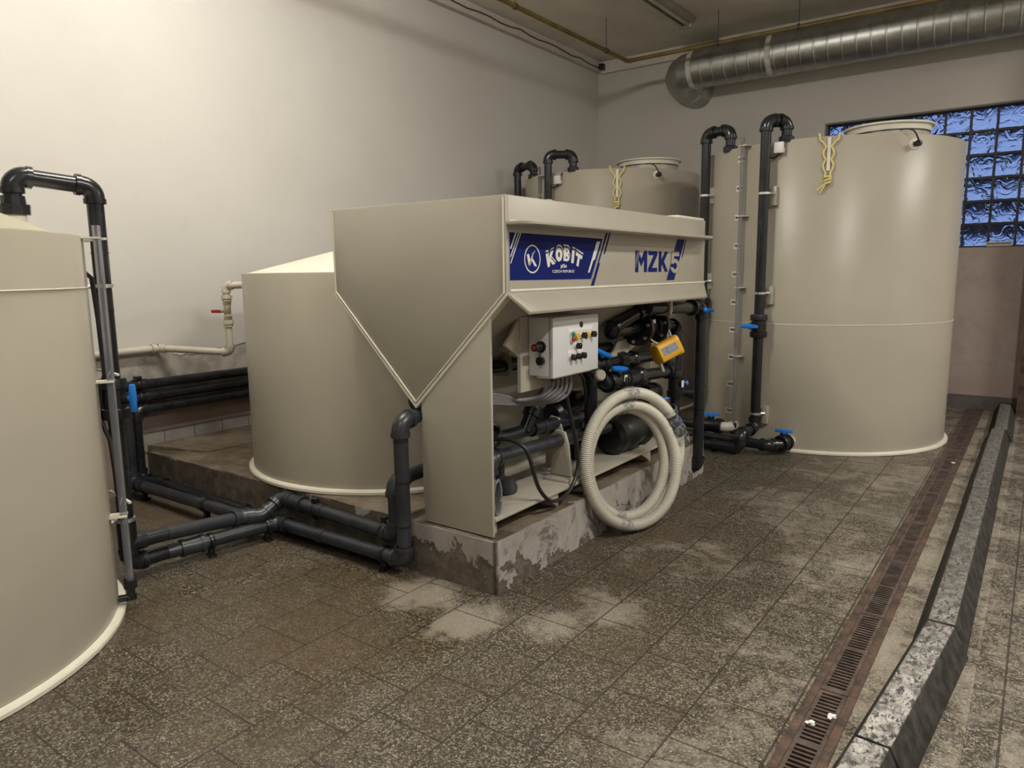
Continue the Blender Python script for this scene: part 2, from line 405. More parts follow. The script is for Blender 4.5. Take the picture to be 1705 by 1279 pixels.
# ------------------------------------------------------------------ pipes
def elbow_arc(p, d1, d2, L, R, steps=7):
    """points of a fitting turning at p from direction d1 to d2"""
    ang = d1.angle(d2)
    t = min(R*math.tan(ang/2), L*.95)
    Rr = t/math.tan(ang/2)
    a = p-d1*t; nrm = (d2-d1*d1.dot(d2)).normalized(); c = a+nrm*Rr
    pts = [p-d1*L]
    ax = d1.cross(d2).normalized()
    for k in range(steps+1):
        q = Quaternion(ax, ang*k/steps); pts.append(c+q @ (a-c))
    pts.append(p+d2*L)
    return pts
def pipe_run(root, pts, r, mat='pvc', elbows=True, bands=(), k=1.2, caps=(0, 0)):
    pts = [V(p) for p in pts]; N = len(pts)
    st = pts[0]
    for i in range(1, N):
        d = (pts[i]-pts[i-1]).normalized(); en = pts[i]
        if i < N-1:
            d2 = (pts[i+1]-pts[i]).normalized(); ang = d.angle(d2)
            L = min(2.1*r if ang > .9 else 1.7*r, (pts[i+1]-pts[i]).length*.5, (pts[i]-pts[i-1]).length*.5)
            arc = elbow_arc(pts[i], d, d2, L, 1.45*r)
            mb = MB(); R = r*k
            a, b = arc[0], arc[-1]; h = r*.62 if L > 1.3*r else L*.3
            # two sockets with a rim and the bend between them
            mb.sweep(arc, R)
            mb.sweep([a, a+d*h], R*1.10); mb.sweep([b-d2*h, b], R*1.10)
            finish('elbow', mb, mat, root)
            en = arc[0]+d*h*.5; nx = arc[-1]-d2*h*.5
        if (en-st).length > .004:
            mb = MB().sweep([st, en], r)
            finish('pipe', mb, mat, root)
        if i < N-1: st = nx
    for (q, d, w, kk) in bands:
        d = V(d).normalized(); q = V(q)
        finish('coupling', MB().stack(q-d*w/2, d, [(0, r*1.02), (0, r*kk), (w*.12, r*kk*1.02), (w*.88, r*kk*1.02), (w, r*kk), (w, r*1.02)], 24), mat, root)
def clamp(root, p, axis, r, down, mat='black', name='pipe_clamp'):
    axis = V(axis).normalized(); p = V(p); dn = V(down); L = dn.length; dn = dn.normalized(); sd = axis.cross(dn)
    mb = MB(); ring = []
    mb.stack(p-axis*.013, axis, [(0, r*1.01), (0, r*1.22), (.026, r*1.22), (.026, r*1.01)], 24)
    rot = Matrix((sd, axis, dn)).transposed().to_4x4(); rot.translation = p
    mb.box((-.016, -.016, r*1.0), (.016, .016, L-.012), rot); mb.box((-.034, -.02, L-.014), (.034, .02, L), rot)
    mb.box((-r*1.0, -.012, -.3*r), (-r*1.45, .012, .3*r), rot); mb.box((r*1.0, -.012, -.3*r), (r*1.45, .012, .3*r), rot)
    return finish(name, mb, mat, root, bevel=.002)
def steel_clip(root, p, axis, r, toward, L=.09):
    axis = V(axis).normalized(); p = V(p); t = V(toward).normalized()
    o = finish('steel_clip', MB().stack(p-axis*.009, axis, [(0, r*1.01), (0, r*1.20), (.018, r*1.20), (.018, r*1.01)], 20).sweep([p+t*r*1.1, p+t*(r+L*.4)], .012, 8), 'steel', root)
    return o
def back_plate(root, p, t, w=.05, h=.15, d=.05):     # beige block welded to the tank behind a riser
    t = V(t).normalized(); s_ = t.cross(V((0, 0, 1))).normalized()
    rot = Matrix((s_, t, V((0, 0, 1)))).transposed().to_4x4(); rot.translation = V(p)
    return finish('pipe_bracket', MB().box((-w/2, 0, -h/2), (w/2, d, h/2), rot), 'pp', root, bevel=.003)
def valve(root, p, axis, r, hdir, hbar, mat='black', L=None, hl=.062):
    axis = V(axis).normalized(); p = V(p); hd = V(hdir).normalized(); hb = V(hbar).normalized()
    L = L or r*3.6
    body = finish('valve_body', MB().stack(p-axis*L/2, axis, [(0, r), (0, r*1.62), (L*.08, r*1.72), (L*.24, r*1.72), (L*.27, r*1.45), (L*.73, r*1.45), (L*.76, r*1.72), (L*.92, r*1.72), (L, r*1.62), (L, r)], 20).cyl(p+hd*r*1.2, p+hd*r*2.0, r*.75, n=16), mat, root)
    q = p+hd*r*2.2; mb = MB()
    mb.cyl(p+hd*r*1.9, q+hd*.014, r*.55, n=14)
    sd = hb.cross(hd).normalized(); rot = Matrix((hb, sd, hd)).transposed().to_4x4(); rot.translation = q
    w = .017
    pts = [(-hl, -w*.7, 0), (-hl*.5, -w, 0), (0, -w*1.25, 0), (hl*.6, -w, 0), (hl, -w*.6, 0), (hl, w*.6, 0), (hl*.6, w, 0), (0, w*1.25, 0), (-hl*.5, w, 0), (-hl, w*.7, 0)]
    mb.prism([rot @ V(a) for a in pts], hd*.024)
    finish('valve_handle', mb, 'blue', body, bevel=.004)
    return body

# ================================================================== SETTING
def slab(name, quads, mat):
    mb = MB()
    for a, b in quads: mb.box(a, b)
    return struct(finish(name, mb, mat, smooth=False))
XW, YB, ZC = -5.45, 9.657, 4.56
XR, YF = 4.5, -4.0
slab('floor', [((XW-.2, YF, -.3), (-.61, YB+.3, 0)), ((-.445, YF, -.3), (XR, YB+.3, 0)), ((-.61, YF, -.3), (-.445, YB+.3, -.11))], 'floor')
slab('wall_left', [((XW-.25, YF-.2, -.3), (XW, YB+.3, 5))], 'wall_left')
WX0, WX1, WZ0, WZ1 = -2.31, .9, 1.815, 3.345
slab('wall_back', [((XW, YB, -.3), (WX0, YB+.3, 5)), ((WX1, YB, -.3), (XR, YB+.3, 5)), ((WX0, YB, -.3), (WX1, YB+.3, WZ0)), ((WX0, YB, WZ1), (WX1, YB+.3, 5))], 'wall_back')
slab('wall_right', [((XR, YF-.2, -.3), (XR+.2, YB+.3, 5))], 'wall_plain')
slab('wall_front', [((XW, YF-.2, -.3), (XR, YF, 5))], 'wall_plain')
slab('ceiling', [((XW, YF, ZC), (XR, YB, ZC+.3))], 'ceiling')
slab('trim_1', [((XW, YF, 4.425), (XW+.075, YB, ZC))], 'trim')
slab('trim_2', [((XW+.075, YB-.06, 4.40), (XR, YB, ZC))], 'trim')
slab('baseboard_back', [((XW, YB-.02, 0), (XR, YB, .163))], 'skirt')
# tile band and mould along the left wall above the plinth
slab('baseboard_left', [((XW, 2.60, .285), (XW+.012, YB-.02, .432))], 'walltile')
slab('trim_3', [((XW, 2.60, .432), (XW+.020, YB-.02, .456))], 'mould')
# window of glass blocks
wf = MB()
for a, b in (((WX0, YB+.002, WZ0), (WX0+.02, YB+.2, WZ1)), ((WX1-.02, YB+.002, WZ0), (WX1, YB+.2, WZ1)), ((WX0+.02, YB+.002, WZ1-.02), (WX1-.02, YB+.2, WZ1)), ((WX0+.02, YB+.002, WZ0), (WX1-.02, YB+.2, WZ0+.01))):
    wf.box(a, b)
win = struct(finish('window_1', wf, 'reveal', smooth=False))
gb = MB(); gr = MB()
PIT = .2475; y0, y1 = YB+.095, YB+.175
nx = 13
for i in range(nx):
    for j in range(6):
        x = -2.285+i*PIT; z = 1.827+j*.2505
        gb.box((x+.012, y0, z+.012), (x+PIT-.012, y1, z+.2505-.012))
finish('glass_block', gb, 'glass', win, bevel=.008)
for i in range(nx+1): gr.box((-2.285+i*PIT-.0115, y0+.006, 1.825), (-2.285+i*PIT+.0115, y1-.006, 3.33))
for j in range(7): gr.box((-2.297, y0+.007, 1.827+j*.2505-.0115), (.94, y1-.007, 1.827+j*.2505+.0115))
finish('mortar_grid', gr, 'mortar', win, smooth=False)
vt = MB().box((-.560, YB+.03, 1.826), (-.33, YB+.093, 1.862)).box((-.575, YB-.005, 1.862), (-.315, YB+.093, 1.874))
tag(finish('window_vent', vt, 'pp_pale', origin=(-.44, YB, 1.826), smooth=False, bevel=.003), 'small pale vent flap in the bottom row of the blue glass block window', 'vent')

# plinth (platform) with dirty top
pl = MB(); PZ = .285; PY = 2.715; PX = -2.095
pl.box((XW, PY, 0), (PX, 5.45, PZ-.004))
pl.mi = 1; pl.box((XW, PY+.004, PZ-.004), (PX-.004, 5.446, PZ))
bmesh.ops.subdivide_edges(pl.b, edges=[e for e in pl.b.edges if e.calc_length() > .5], cuts=24, use_grid_fill=True)
for v in pl.b.verts:
    if v.co.z > .2 and (v.co.y < PY+.01 or v.co.x > PX-.01) and v.co.x > XW+.1:
        v.co += V((random.uniform(-.008, .002), random.uniform(-.002, .008), random.uniform(-.006, 0)))
struct(finish('trim_4', pl, ['plinth', 'plinth_top'], smooth=False))
fl = MB().prism([(XW, PY, PZ), (XW+.30, PY+.10, PZ), (XW+.43, 3.2, PZ), (XW+.43, 5.44, PZ), (XW, 5.44, PZ)], (0, 0, .004))
fl.prism([(XW+.012, PY, PZ), (XW+.43, PY+.25, PZ+.004), (XW+.012, PY, PZ+.05)], (0, 2.6, 0))
struct(finish('trim_5', fl, 'plinth_top', smooth=False))

# concrete strip, drain
st = MB().box((-.445, YF, 0), (-.10, YB-.02, .0025)); struct(finish('trim_6', st, 'strip', smooth=False))
dr = thing('floor_drain', (-.527, 1.0, 0), 'long rusty slotted floor drain running to the back wall', 'drain')
fr = MB(); fr.box((-.609, .4, -.11), (-.577, YB-.03, .005)); fr.box((-.478, .4, -.11), (-.446, YB-.03, .005)); finish('drain_frame', fr, 'rust', dr, bevel=.002)
fr = MB(); fr.box((-.60, .4, -.112), (-.455, YB-.03, -.104)); finish('drain_channel', fr, 'pit', dr, smooth=False)
y = .5; L = .76
while y < YB-.1:
    e = min(y+L-.006, YB-.05); g = MB()
    g.box((-.576, y, -.028), (-.562, e, .003)); g.box((-.493, y, -.028), (-.479, e, .003))
    n = int((e-y)/.0245)
    for i in range(n+1):
        yy = y+i*.0245; w = .0105
        if i % 15 == 0: w = .024
        g.box((-.562, yy, -.024), (-.493, min(yy+w, e), .0025))
    finish('drain_grate', g, 'grate', dr, smooth=False)
    y += L
for i, (x, y) in enumerate(((-.557, 2.515), (-.50, 2.60), (-.50, 6.83))):
    s_ = MB()
    for k in range(6): a_ = random.uniform(-.014, .010); b_ = random.uniform(-.012, .010); s_.prism([(x+a_, y+b_, .004+k*.0015), (x+a_+.012, y+b_-.006, .006+k*.001), (x+a_+.016, y+b_+.007, .004+k*.002), (x+a_+.004, y+b_+.012, .005+k*.001)], (0, .001, .0025))
    tag(finish('paper_scrap', s_, 'label', origin=(x, y, .004), smooth=False), ['crumpled white scrap at the left edge of the drain, nearest the camera', 'small white scrap lying on the slots just beyond the first scrap', 'tiny white scrap on the far part of the rusty drain'][i], 'litter', 'white scraps on the drain')

# rubber curb pieces
def curb(y0, y1, dx=0., rot=0., lab='', h=.12, tw=.10, xt=-.290, xb0=-.345, xb1=-.138):
    a, b = V((-.24, y0, 0)), V((-.24, y1, 0)); mb = MB()
    sec = [(xb0, 0), (xt, h), (xt+tw, h), (xb1, 0)]
    mb.prism([(x, y0, z) for x, z in sec], (0, y1-y0, 0))
    R_ = Matrix.Translation((-.24+dx, y1, 0)) @ Matrix.Rotation(rot, 4, 'Z') @ Matrix.Translation((.24, -y1, 0))
    for v in mb.b.verts: v.co = R_ @ v.co
    bmesh.ops.subdivide_edges(mb.b, edges=[e for e in mb.b.edges if e.calc_length() > .4], cuts=6, use_grid_fill=True)
    return tag(finish('rubber_curb', mb, 'rubber', origin=(-.24+dx, y0, 0), bevel=.006), lab, 'curb', 'rubber curbs along the drain')
curb(2.36, 3.372, .0, -.083, 'whitish scuffed rubber curb piece skewed across the lower right of the floor', xb1=-.130)
curb(1.30, 2.354, -.087, -.083, 'nearest rubber curb piece, cut off by the bottom edge of the photo', xb1=-.130)
curb(3.385, 5.70, 0, 0, 'straight rubber curb piece whose open end overhangs the skewed curb')
curb(5.71, 7.95, -.004, 0, 'grey rubber curb piece in the middle of the row beyond the dark patch')
curb(7.96, 9.60, -.006, .012, 'farthest rubber curb piece against the back wall skirting', h=.115)
po = MB().box((-.145, 9.42, 0), (-.02, 9.44, 4.5)).box((-.145, 9.56, 0), (-.02, 9.58, 4.5)).box((-.09, 9.44, 0), (-.075, 9.56, 4.5))
po.box((-.16, 9.40, 0), (0, 9.60, .012))
tag(finish('steel_post', po, 'rust', origin=(-.08, 9.5, 0), smooth=False), 'brown rusty steel post at the right edge by the back wall', 'post')

# ceiling services
d_ = thing('ventilation_duct', (-3.9, 9.2, 4.12), 'large round galvanised spiral duct under the ceiling along the back wall', 'duct')
r = .232
sp = MB(); path = []; rad = []; x = -3.78; k = 0
while x < 3.6:
    for dx, rr in ((0, r), (.118, r), (.124, r+.006), (.132, r+.006), (.138, r)):
        path.append((x+dx, 9.2, 4.12)); rad.append(rr)
    x += .148
sp.sweep(path, rad, 40); finish('duct_run', sp, 'duct', d_)
el = MB(); 
pts = elbow_arc(V((-4.10, 9.235, 4.11)), V((-1, 0, 0)), V((.30, .90, -.30)).normalized(), .27, .19, 5)
el.sweep(pts, [r-.004]*len(pts), 40); finish('duct_elbow', el, 'duct', d_, angle=12)
e2 = pts[-1]; dd = V((.30, .90, -.30)).normalized()
finish('duct_stub', MB().sweep([e2-dd*.03, e2+dd*.10, e2+dd*.105, e2+dd*.115, e2+dd*.32], [r-.008, r-.008, r+.002, r-.008, r-.008], 40), 'duct', d_)
finish('wall_collar', MB().stack((e2+dd*.28)*1., (0, 1, 0), [(.0, r), (.0, r+.02), (.03, r+.03), (.03, r)], 40), 'tape', d_)
for x in (-3.80, -2.83):
    finish('joint_tape', MB().sweep([(x-.03, 9.2, 4.12), (x+.03, 9.2, 4.12)], r+.008, 40), 'tape', d_)
g_ = thing('gas_pipe', (-4.42, 8.6, 4.20), 'thin yellow brown pipe bent along the ceiling corner above the duct', 'pipe')
pipe_run(g_, [(-4.44, YF+.1, 4.20), (-4.44, 8.6, 4.20), (3.9, 8.6, 4.20)], .024, 'gaspipe', k=1.05)
for x in (-4.44,):
    for y in (8.05, 6.2):
        finish('hanger', MB().sweep([(x, y, 4.22), (x, y, ZC)], .004, 6).stack((x, y-.012, 4.20), (0, 1, 0), [(0, .024), (0, .033), (.024, .033), (.024, .024)], 14), 'rod', g_)
for x in (-3.28, -2.38, -.6, 1.4):
    finish('hanger', MB().sweep([(x, 8.6, 4.22), (x, 8.6, ZC)], .005, 6).stack((x-.012, 8.6, 4.20), (1, 0, 0), [(0, .024), (0, .033), (.024, .033), (.024, .024)], 14), 'rod', g_)
lf = thing('fluorescent_fixture', (-3.69, 8.0, ZC), 'unlit long fluorescent ceiling fixture near the duct', 'light fixture')
finish('fixture_housing', MB().prism([(-3.80, 6.95, ZC), (-3.80, 6.95, ZC-.05), (-3.765, 6.95, ZC-.075), (-3.615, 6.95, ZC-.075), (-3.58, 6.95, ZC-.05), (-3.58, 6.95, ZC)], (0, 1.70, 0)), 'lampgrey', lf, bevel=.004)
for x in (-3.735, -3.645):
    finish('fluorescent_tube', MB().sweep([(x, 7.0, ZC-.093), (x, 8.6, ZC-.093)], .018, 14), 'diffuser', lf)
for y in (6.955, 8.60):
    finish('lamp_holder', MB().box((-3.77, y, ZC-.115), (-3.61, y+.03, ZC-.07)), 'lampgrey', lf, bevel=.003)
cb = [(XW+.085, 6.2, 4.50)]
for i in range(1, 18): cb.append((XW+.085, 6.2+i*.2, 4.51-.03*abs(math.sin(i*.9))-(.02 if i > 12 else 0)))
tag(finish('ceiling_cable', MB().sweep(cb, .006, 6), 'rubber_cable', origin=cb[0]), 'thin dark cable sagging along the ledge of the left wall', 'cable')
tag(finish('corner_sensor', MB().box((XW+.08, YB-.13, 4.44), (XW+.15, YB-.07, 4.52)).cyl((XW+.115, YB-.13, 4.47), (XW+.14, YB-.17, 4.45), .02), 'black', origin=(XW+.11, YB-.1, 4.48), bevel=.004), 'small black sensor in the ceiling corner', 'sensor')

# ================================================================== TANKS
def tank(name, c, r, z0, z1, label, cone=0., seam=None, foot=.022, flange=.032):
    t = thing(name, (c[0], c[1], z0), label, 'tank', None)
    n = 128
    mb = MB(); th = .014
    prof = [(z0+foot, r), (z1, r), (z1+.006, r-.004), (z1+.006, r-th)]
    rings = []
    for z, rr in prof: rings.append([mb.b.verts.new((c[0]+rr*math.cos(2*PI*k/n), c[1]+rr*math.sin(2*PI*k/n), z)) for k in range(n)])
    for a, b in zip(rings, rings[1:]):
        for k in range(n): mb.face([a[k], a[(k+1) % n], b[(k+1) % n], b[k]])
    finish('tank_wall', mb, 'pp_tank', t)
    mb = MB(); mb.stack((c[0], c[1], z0), (0, 0, 1), [(.004, r-.02), (.004, r+flange), (.020, r+flange), (.028, r+flange-.006), (.030, r+.003), (.034, r-.005)], n)
    finish('base_flange', mb, 'pp_pale', t)
    mb = MB(); zz = z1-.004
    if cone: mb.stack((c[0], c[1], zz), (0, 0, 1), [(0, r-.004), (.004, r-.006), (cone, .02), (cone+.005, .0)], n)
    else: mb.stack((c[0], c[1], zz-.01), (0, 0, 1), [(0, r-.005), (.010, r-.005)], n)
    finish('tank_roof', mb, 'pp_pale' if cone else 'pp_tank', t)
    if seam:
        mb = MB(); p = [(c[0]+(r+.0005)*math.cos(2*PI*k/n), c[1]+(r+.0005)*math.sin(2*PI*k/n), seam) for k in range(n)]
        finish('weld_seam', mb.sweep(p, .0035, 6, closed=True), 'pp_pale', t)
    return t
def neck(t, c, r, z0, z1):
    mb = MB(); h = z1-z0
    mb.stack((c[0], c[1], z0), (0, 0, 1), [(0, r), (h*.62, r)], 64); finish('manhole_neck', mb, 'pp', t)
    mb = MB(); mb.stack((c[0], c[1], z0), (0, 0, 1), [(h*.60, r-.02), (h*.60, r+.004), (h*.66, r+.004), (h*.66, r-.02)], 64); finish('manhole_seal', mb, 'black', t)
    mb = MB(); mb.stack((c[0], c[1], z0), (0, 0, 1), [(h*.66, r-.02), (h*.66, r+.006), (h*.90, r+.010), (h*.92, r+.035), (h, r+.035), (h, r-.02)], 64); finish('manhole_lid', mb, 'pp_pale', t)

CA, RA = (-4.06, .59), 1.10
CB, RB = (-3.783, 3.72), 1.0
CC, RC = (-4.34, 8.02), 1.04
CD, RD = (-1.80, 7.66), 1.15
tA = tank('storage_tank', CA, RA, 0, 1.78, 'large beige cylindrical tank cut off by the left edge of the photo', cone=.10, seam=1.558)
tB = tank('storage_tank', CB, RB, PZ, 1.612, 'beige cone roofed tank on the concrete plinth behind the machine', cone=.25, foot=.03)
tC = tank('storage_tank', CC, RC, 0, 2.690, 'beige tank in the far corner, seen over the machine top')
tD = tank('storage_tank', CD, RD, 0, 2.675, 'tallest beige tank standing right of the machine with a level scale', seam=1.128)
neck(tD, (-1.26, 7.56), .335, 2.67, 2.86)
neck(tC, (-3.85, 8.02), .335, 2.685, 2.86)
finish('tank_foot', MB().stack((CB[0], CB[1], PZ), (0, 0, 1), [(0, RB-.02), (.006, RB-.02)], 96), 'black', tB)
# roof gussets of the left tank
for a in (math.radians(62), math.radians(20)):
    ca, sa = math.cos(a), math.sin(a); q = lambda rr, z: (CA[0]+rr*ca, CA[1]+rr*sa, z)
    finish('roof_gusset', MB().prism([q(1.02, 1.79), q(.55, 1.86), q(.55, 1.915), q(.80, 1.885)], (-sa*.02, ca*.02, 0)), 'pp_pale', tA)

def polar(c, r, deg, z): a = math.radians(deg); return V((c[0]+r*math.cos(a), c[1]+r*math.sin(a), z))
def gauge(t, c, r, deg, z0, z1, brackets, off=.06):
    p0, p1 = polar(c, r+off, deg, z0), polar(c, r+off, deg, z1)
    out = (p0-V((c[0], c[1], z0))).normalized(); sd = V((-out.y, out.x, 0))
    finish('sight_tube', MB().sweep([p0, p1], .017, 16), 'clear', t)
    for z in brackets:
        q = polar(c, r, deg, z)
        finish('tube_bracket', MB().prism([q-sd*.03, q+out*(off+.015)-sd*.03, q+out*(off+.015)+sd*.045, q+sd*.045], (0, 0, .008)), 'pp_pale', t)
    e = polar(c, r+off, deg, z0)
    finish('tube_fitting', MB().stack(e+V((0, 0, -.10)), (0, 0, 1), [(0, .024), (.02, .024), (.02, .018), (.06, .018), (.06, .030), (.10, .030), (.10, .018)], 16).sweep([e+V((0, 0, -.09)), e+V((0, 0, -.09))-out*off*.95], .018, 12), 'pvc', t)
gauge(tD, CD, RD, -111.2, .20, 2.745, (2.675, 2.07, 1.44, .82))
for i in range(10):
    z = 2.577-i*.2535; dg = -114.3-i*.26
    o_ = polar(CD, RD+.0015, dg, z); out = (o_-V((CD[0], CD[1], z))).normalized(); sd = V((-out.y, out.x, 0))
    rot = Matrix((sd, V((0, 0, 1)), out)).transposed().to_4x4(); rot.translation = o_
    lb = finish('level_label', MB().box((-.042, -.024, 0), (.042, .024, .0015), rot), 'label', tD, smooth=False)
    mb = MB(); r2 = rot.copy(); r2.translation = o_+out*.002
    text_mesh(mb, str(10000-i*1000), r2, .034, offset=.0015)
    finish('level_number', mb, 'ink', lb, smooth=False)
gauge(tC, CC, RC, -108.3, 1.2, 2.77, (2.67, 1.9))
lb = polar(CC, RC+.002, -110.4, 2.47)
finish('level_label', MB().box(lb-V((.03, .004, .02)), lb+V((.03, .004, .02))), 'label', tC, smooth=False)
gauge(tA, CA, RA, 60.0, .15, 1.835, (1.775, 1.12, .47), off=.06)

# level plugs, junction boxes, ropes
def level_sensor(c, r, deg, z, label):
    p = polar(c, r, deg, z); out = V((math.cos(math.radians(deg)), math.sin(math.radians(deg)), 0)); sd = V((-out.y, out.x, 0))
    t = thing('level_sensor', p, label, 'sensor', 'level sensor plugs at the tank rims')
    finish('sensor_flange', MB().stack(p-out*.01, out, [(0, .045), (.012, .045), (.018, .040), (.02, .02)], 24), 'pp_pale', t)
    finish('sensor_plug', MB().stack(p+out*.008, out, [(0, .020), (.03, .020), (.032, .027), (.055, .025), (.06, .012)], 16), 'black', t)
    a = p+out*.066
    path = []
    for k in range(13):
        u = k/12; path.append(a+out*(.02*math.sin(u*PI))-sd*(.14*u**.9)+V((0, 0, .11*math.sin(u*PI*.55)))-out*(.16*max(0, u-.55)**1.2))
    finish('sensor_cable', MB().sweep(path, .006, 8), 'rubber_cable', t)
level_sensor(CD, RD, -42.5, 2.597, 'black plug with short cable on the upper right of the tall right tank')
level_sensor(CC, RC, -33.8, 2.625, 'black plug with curled cable on the far corner tank')
def junction_box(c, r, deg, z, label):
    p = polar(c, r+.012, deg, z); out = V((math.cos(math.radians(deg)), math.sin(math.radians(deg)), 0)); sd = V((-out.y, out.x, 0))
    t = thing('junction_box', p, label, 'junction box', 'white junction boxes at the tank rims')
    rot = Matrix((sd, V((0, 0, 1)), out)).transposed().to_4x4(); rot.translation = p
    finish('box_body', MB().box((-.042, -.046, 0), (.042, .046, .05), rot), 'white', t, bevel=.008)
    finish('box_spacer', MB().box((-.03, -.03, -.016), (.03, .03, 0), rot), 'black', t)
    a = p+V((0, 0, -.046))+out*.025
    finish('box_cable', MB().sweep([a, a+V((0, 0, -.02))-sd*.01, a+V((0, 0, -.036))-sd*.05, a+V((0, 0, -.02))-sd*.10, a+V((0, 0, -.01))-sd*.12], .007, 8), 'rubber_cable', t)
    b = p+V((0, 0, .046))+out*.02+sd*.04
    finish('box_cable', MB().sweep([b-V((0, 0, .05)), b, b+V((0, 0, .03))-out*.03, b+V((0, 0, .06))-out*.10], .006, 8), 'rubber_cable', t)
junction_box(CD, RD, -95.2, 2.620, 'small white junction box on the tall right tank beside its riser')
junction_box(CC, RC, -94.4, 2.605, 'small white junction box on the far corner tank beside its riser')
def rope(c, r, deg, ztop, L, label):
    t = thing('rope', polar(c, r, deg, ztop), label, 'rope', 'yellow ropes hung on the tank rims')
    out = V((math.cos(math.radians(deg)), math.sin(math.radians(deg)), 0)); sd = V((-out.y, out.x, 0))
    def at(s_, o_, z): return polar(c, r, deg, 0)+sd*s_+out*o_+V((0, 0, z))
    W = .045
    for sg in (-1, 1):
        p = [at(sg*.085, -.06, ztop+.004), at(sg*.078, -.01, ztop+.022), at(sg*.072, .016, ztop-.005)]
        n = 22
        for k in range(n+1):
            u = k/n; z = ztop-.03-u*(L*.62)
            if u < .22: s_ = .07-(.052)*(u/.22)**.8
            else: s_ = .018+.022*abs(math.sin((u-.22)/.78*PI*2))
            p.append(at(sg*s_, .018, z))
        p += [at(sg*.022, .02, ztop-.03-L*.68), at(sg*.008, .024, ztop-.03-L*.74)]
        finish('rope_strand', MB().sweep(p, .0085, 8), 'rope', t)
    zk = ztop-.03-L*.76
    kn = MB()
    for j, (dz, rr) in enumerate(((.012, .026), (-.008, .024), (-.026, .020))):
        p = []
        for k in range(16):
            a = 2*PI*k/16; p.append(at(rr*math.cos(a), .022+.016*math.sin(a), zk+dz+.010*math.sin(a+j)))
        kn.sweep(p, .0095, 8, closed=True)
    finish('rope_knot', kn, 'rope', t)
    for dx, dz in ((-.075, -.085), (-.055, -.105)):
        finish('rope_tail', MB().sweep([at(0, .026, zk-.02), at(dx*.4, .028, zk+dz*.5), at(dx, .02, zk+dz)], .0075, 8), 'rope', t)
    finish('rope_tab', MB().box((0, 0, 0), (1, 1, 1), Matrix.Translation(at(-.012, .004, ztop-L*.66)) @ Matrix((sd*.026, out*.010, V((0, 0, L*.63)))).transposed().to_4x4()), 'pp_pale', t)
rope(CD, RD, -76.2, 2.68, .42, 'knotted yellow rope hanging from the rim of the tall right tank')
rope(CC, RC, -58.2, 2.695, .46, 'knotted yellow rope hanging from the rim of the far corner tank')

# ================================================================== TANK PIPEWORK
# --- risers of the right tank
t = thing('riser_pipe', (-2.0, 6.42, 0), 'dark riser with blue valve at the front of the tall right tank', 'pipework')
a = -99.2; R1 = polar(CD, 1.262, a, 0); rr = .043
pipe_run(t, [(R1.x+.13, R1.y+.135, 2.70), (R1.x+.13, R1.y+.135, 2.845), (R1.x, R1.y, 2.845), (R1.x, R1.y, .205), (R1.x-.045, 6.16, .185), (R1.x-.045, 6.16, .06), (-3.2, 6.16, .06)], rr)
finish('union_nut', MB().stack((R1.x+.13, R1.y+.135, 2.668), (0, 0, 1), [(0, .05), (.0, .062), (.045, .064), (.05, .055), (.055, .044)], 12), 'pvc', t)
valve(t, (R1.x, R1.y, 1.115), (0, 0, 1), rr, (-.55, -.83, 0), (-1, .35, 0), L=.20, hl=.085)
for z in (2.245, 1.40, .335):
    steel_clip(t, (R1.x, R1.y, z), (0, 0, 1), rr, (.75, .35, 0))
    back_plate(t, polar(CD, RD-.004, a+2.6, z-.02), (math.cos(math.radians(a)), math.sin(math.radians(a)), 0), h=.16)
for z in (2.45, 2.05, 1.75, .80):
    finish('joint_ring', MB().stack((R1.x, R1.y, z), (0, 0, 1), [(0, rr), (0, rr*1.04), (.006, rr*1.04), (.006, rr)], 20), 'black', t)
clamp(t, (-2.27, 6.16, .06), (1, 0, 0), rr, (0, 0, -.06))
clamp(t, (-2.72, 6.16, .06), (1, 0, 0), rr, (0, 0, -.06))
t = thing('riser_pipe', (-2.65, 6.76, 0), 'dark riser pipe at the left flank of the tall right tank', 'pipework')
R2 = (-2.665, 6.775)
pipe_run(t, [(-2.42, 6.73, 2.70), (-2.42, 6.73, 2.865), (R2[0], R2[1], 2.865), (R2[0], R2[1], .4), (R2[0]-.3, R2[1], .4)], rr)
finish('union_nut', MB().stack((-2.42, 6.73, 2.668), (0, 0, 1), [(0, .05), (0, .062), (.04, .064), (.05, .055), (.055, .044)], 12), 'pvc', t)
for z in (2.30, 1.5):
    steel_clip(t, (R2[0], R2[1], z), (0, 0, 1), rr, (.8, .2, 0))
    back_plate(t, polar(CD, RD-.004, -135.5, z), (math.cos(math.radians(-135.5)), math.sin(math.radians(-135.5)), 0), w=.06, h=.15, d=.055)
valve(t, (R2[0], R2[1], 1.24), (0, 0, 1), rr, (-.7, -.7, 0), (-.5, .5, 0), L=.20)
# --- drain line and valves of the right tank
t = thing('drain_pipe', (-1.8, 6.3, 0), 'floor pipe ending in a blue handled valve at the right tank base', 'pipework')
pipe_run(t, [(-3.2, 6.29, .115), (-1.83, 6.255, .095), (-1.745, 6.36, .095)], rr)
dv = V((-1.745+1.80, 6.40-7.66, 0)).normalized()
valve(t, (-1.742, 6.40, .10), (.25, .97, 0), rr, (0, 0, 1), (1, .1, 0), L=.12, hl=.075)
finish('tank_stub', MB().sweep([(-1.735, 6.45, .10), (-1.72, 6.56, .10)], rr*1.25, 20), 'pp_pale', t)
t = thing('outlet_valve', (-2.45, 6.45, 0), 'low blue handled outlet valve behind the black floor riser, on a beige stub', 'valve')
pipe_run(t, [(-2.95, 6.47, .165), (-2.53, 6.47, .165)], rr)
valve(t, (-2.43, 6.47, .165), (1, 0, 0), rr, (0, 0, 1), (.9, .35, 0), L=.22, hl=.08)
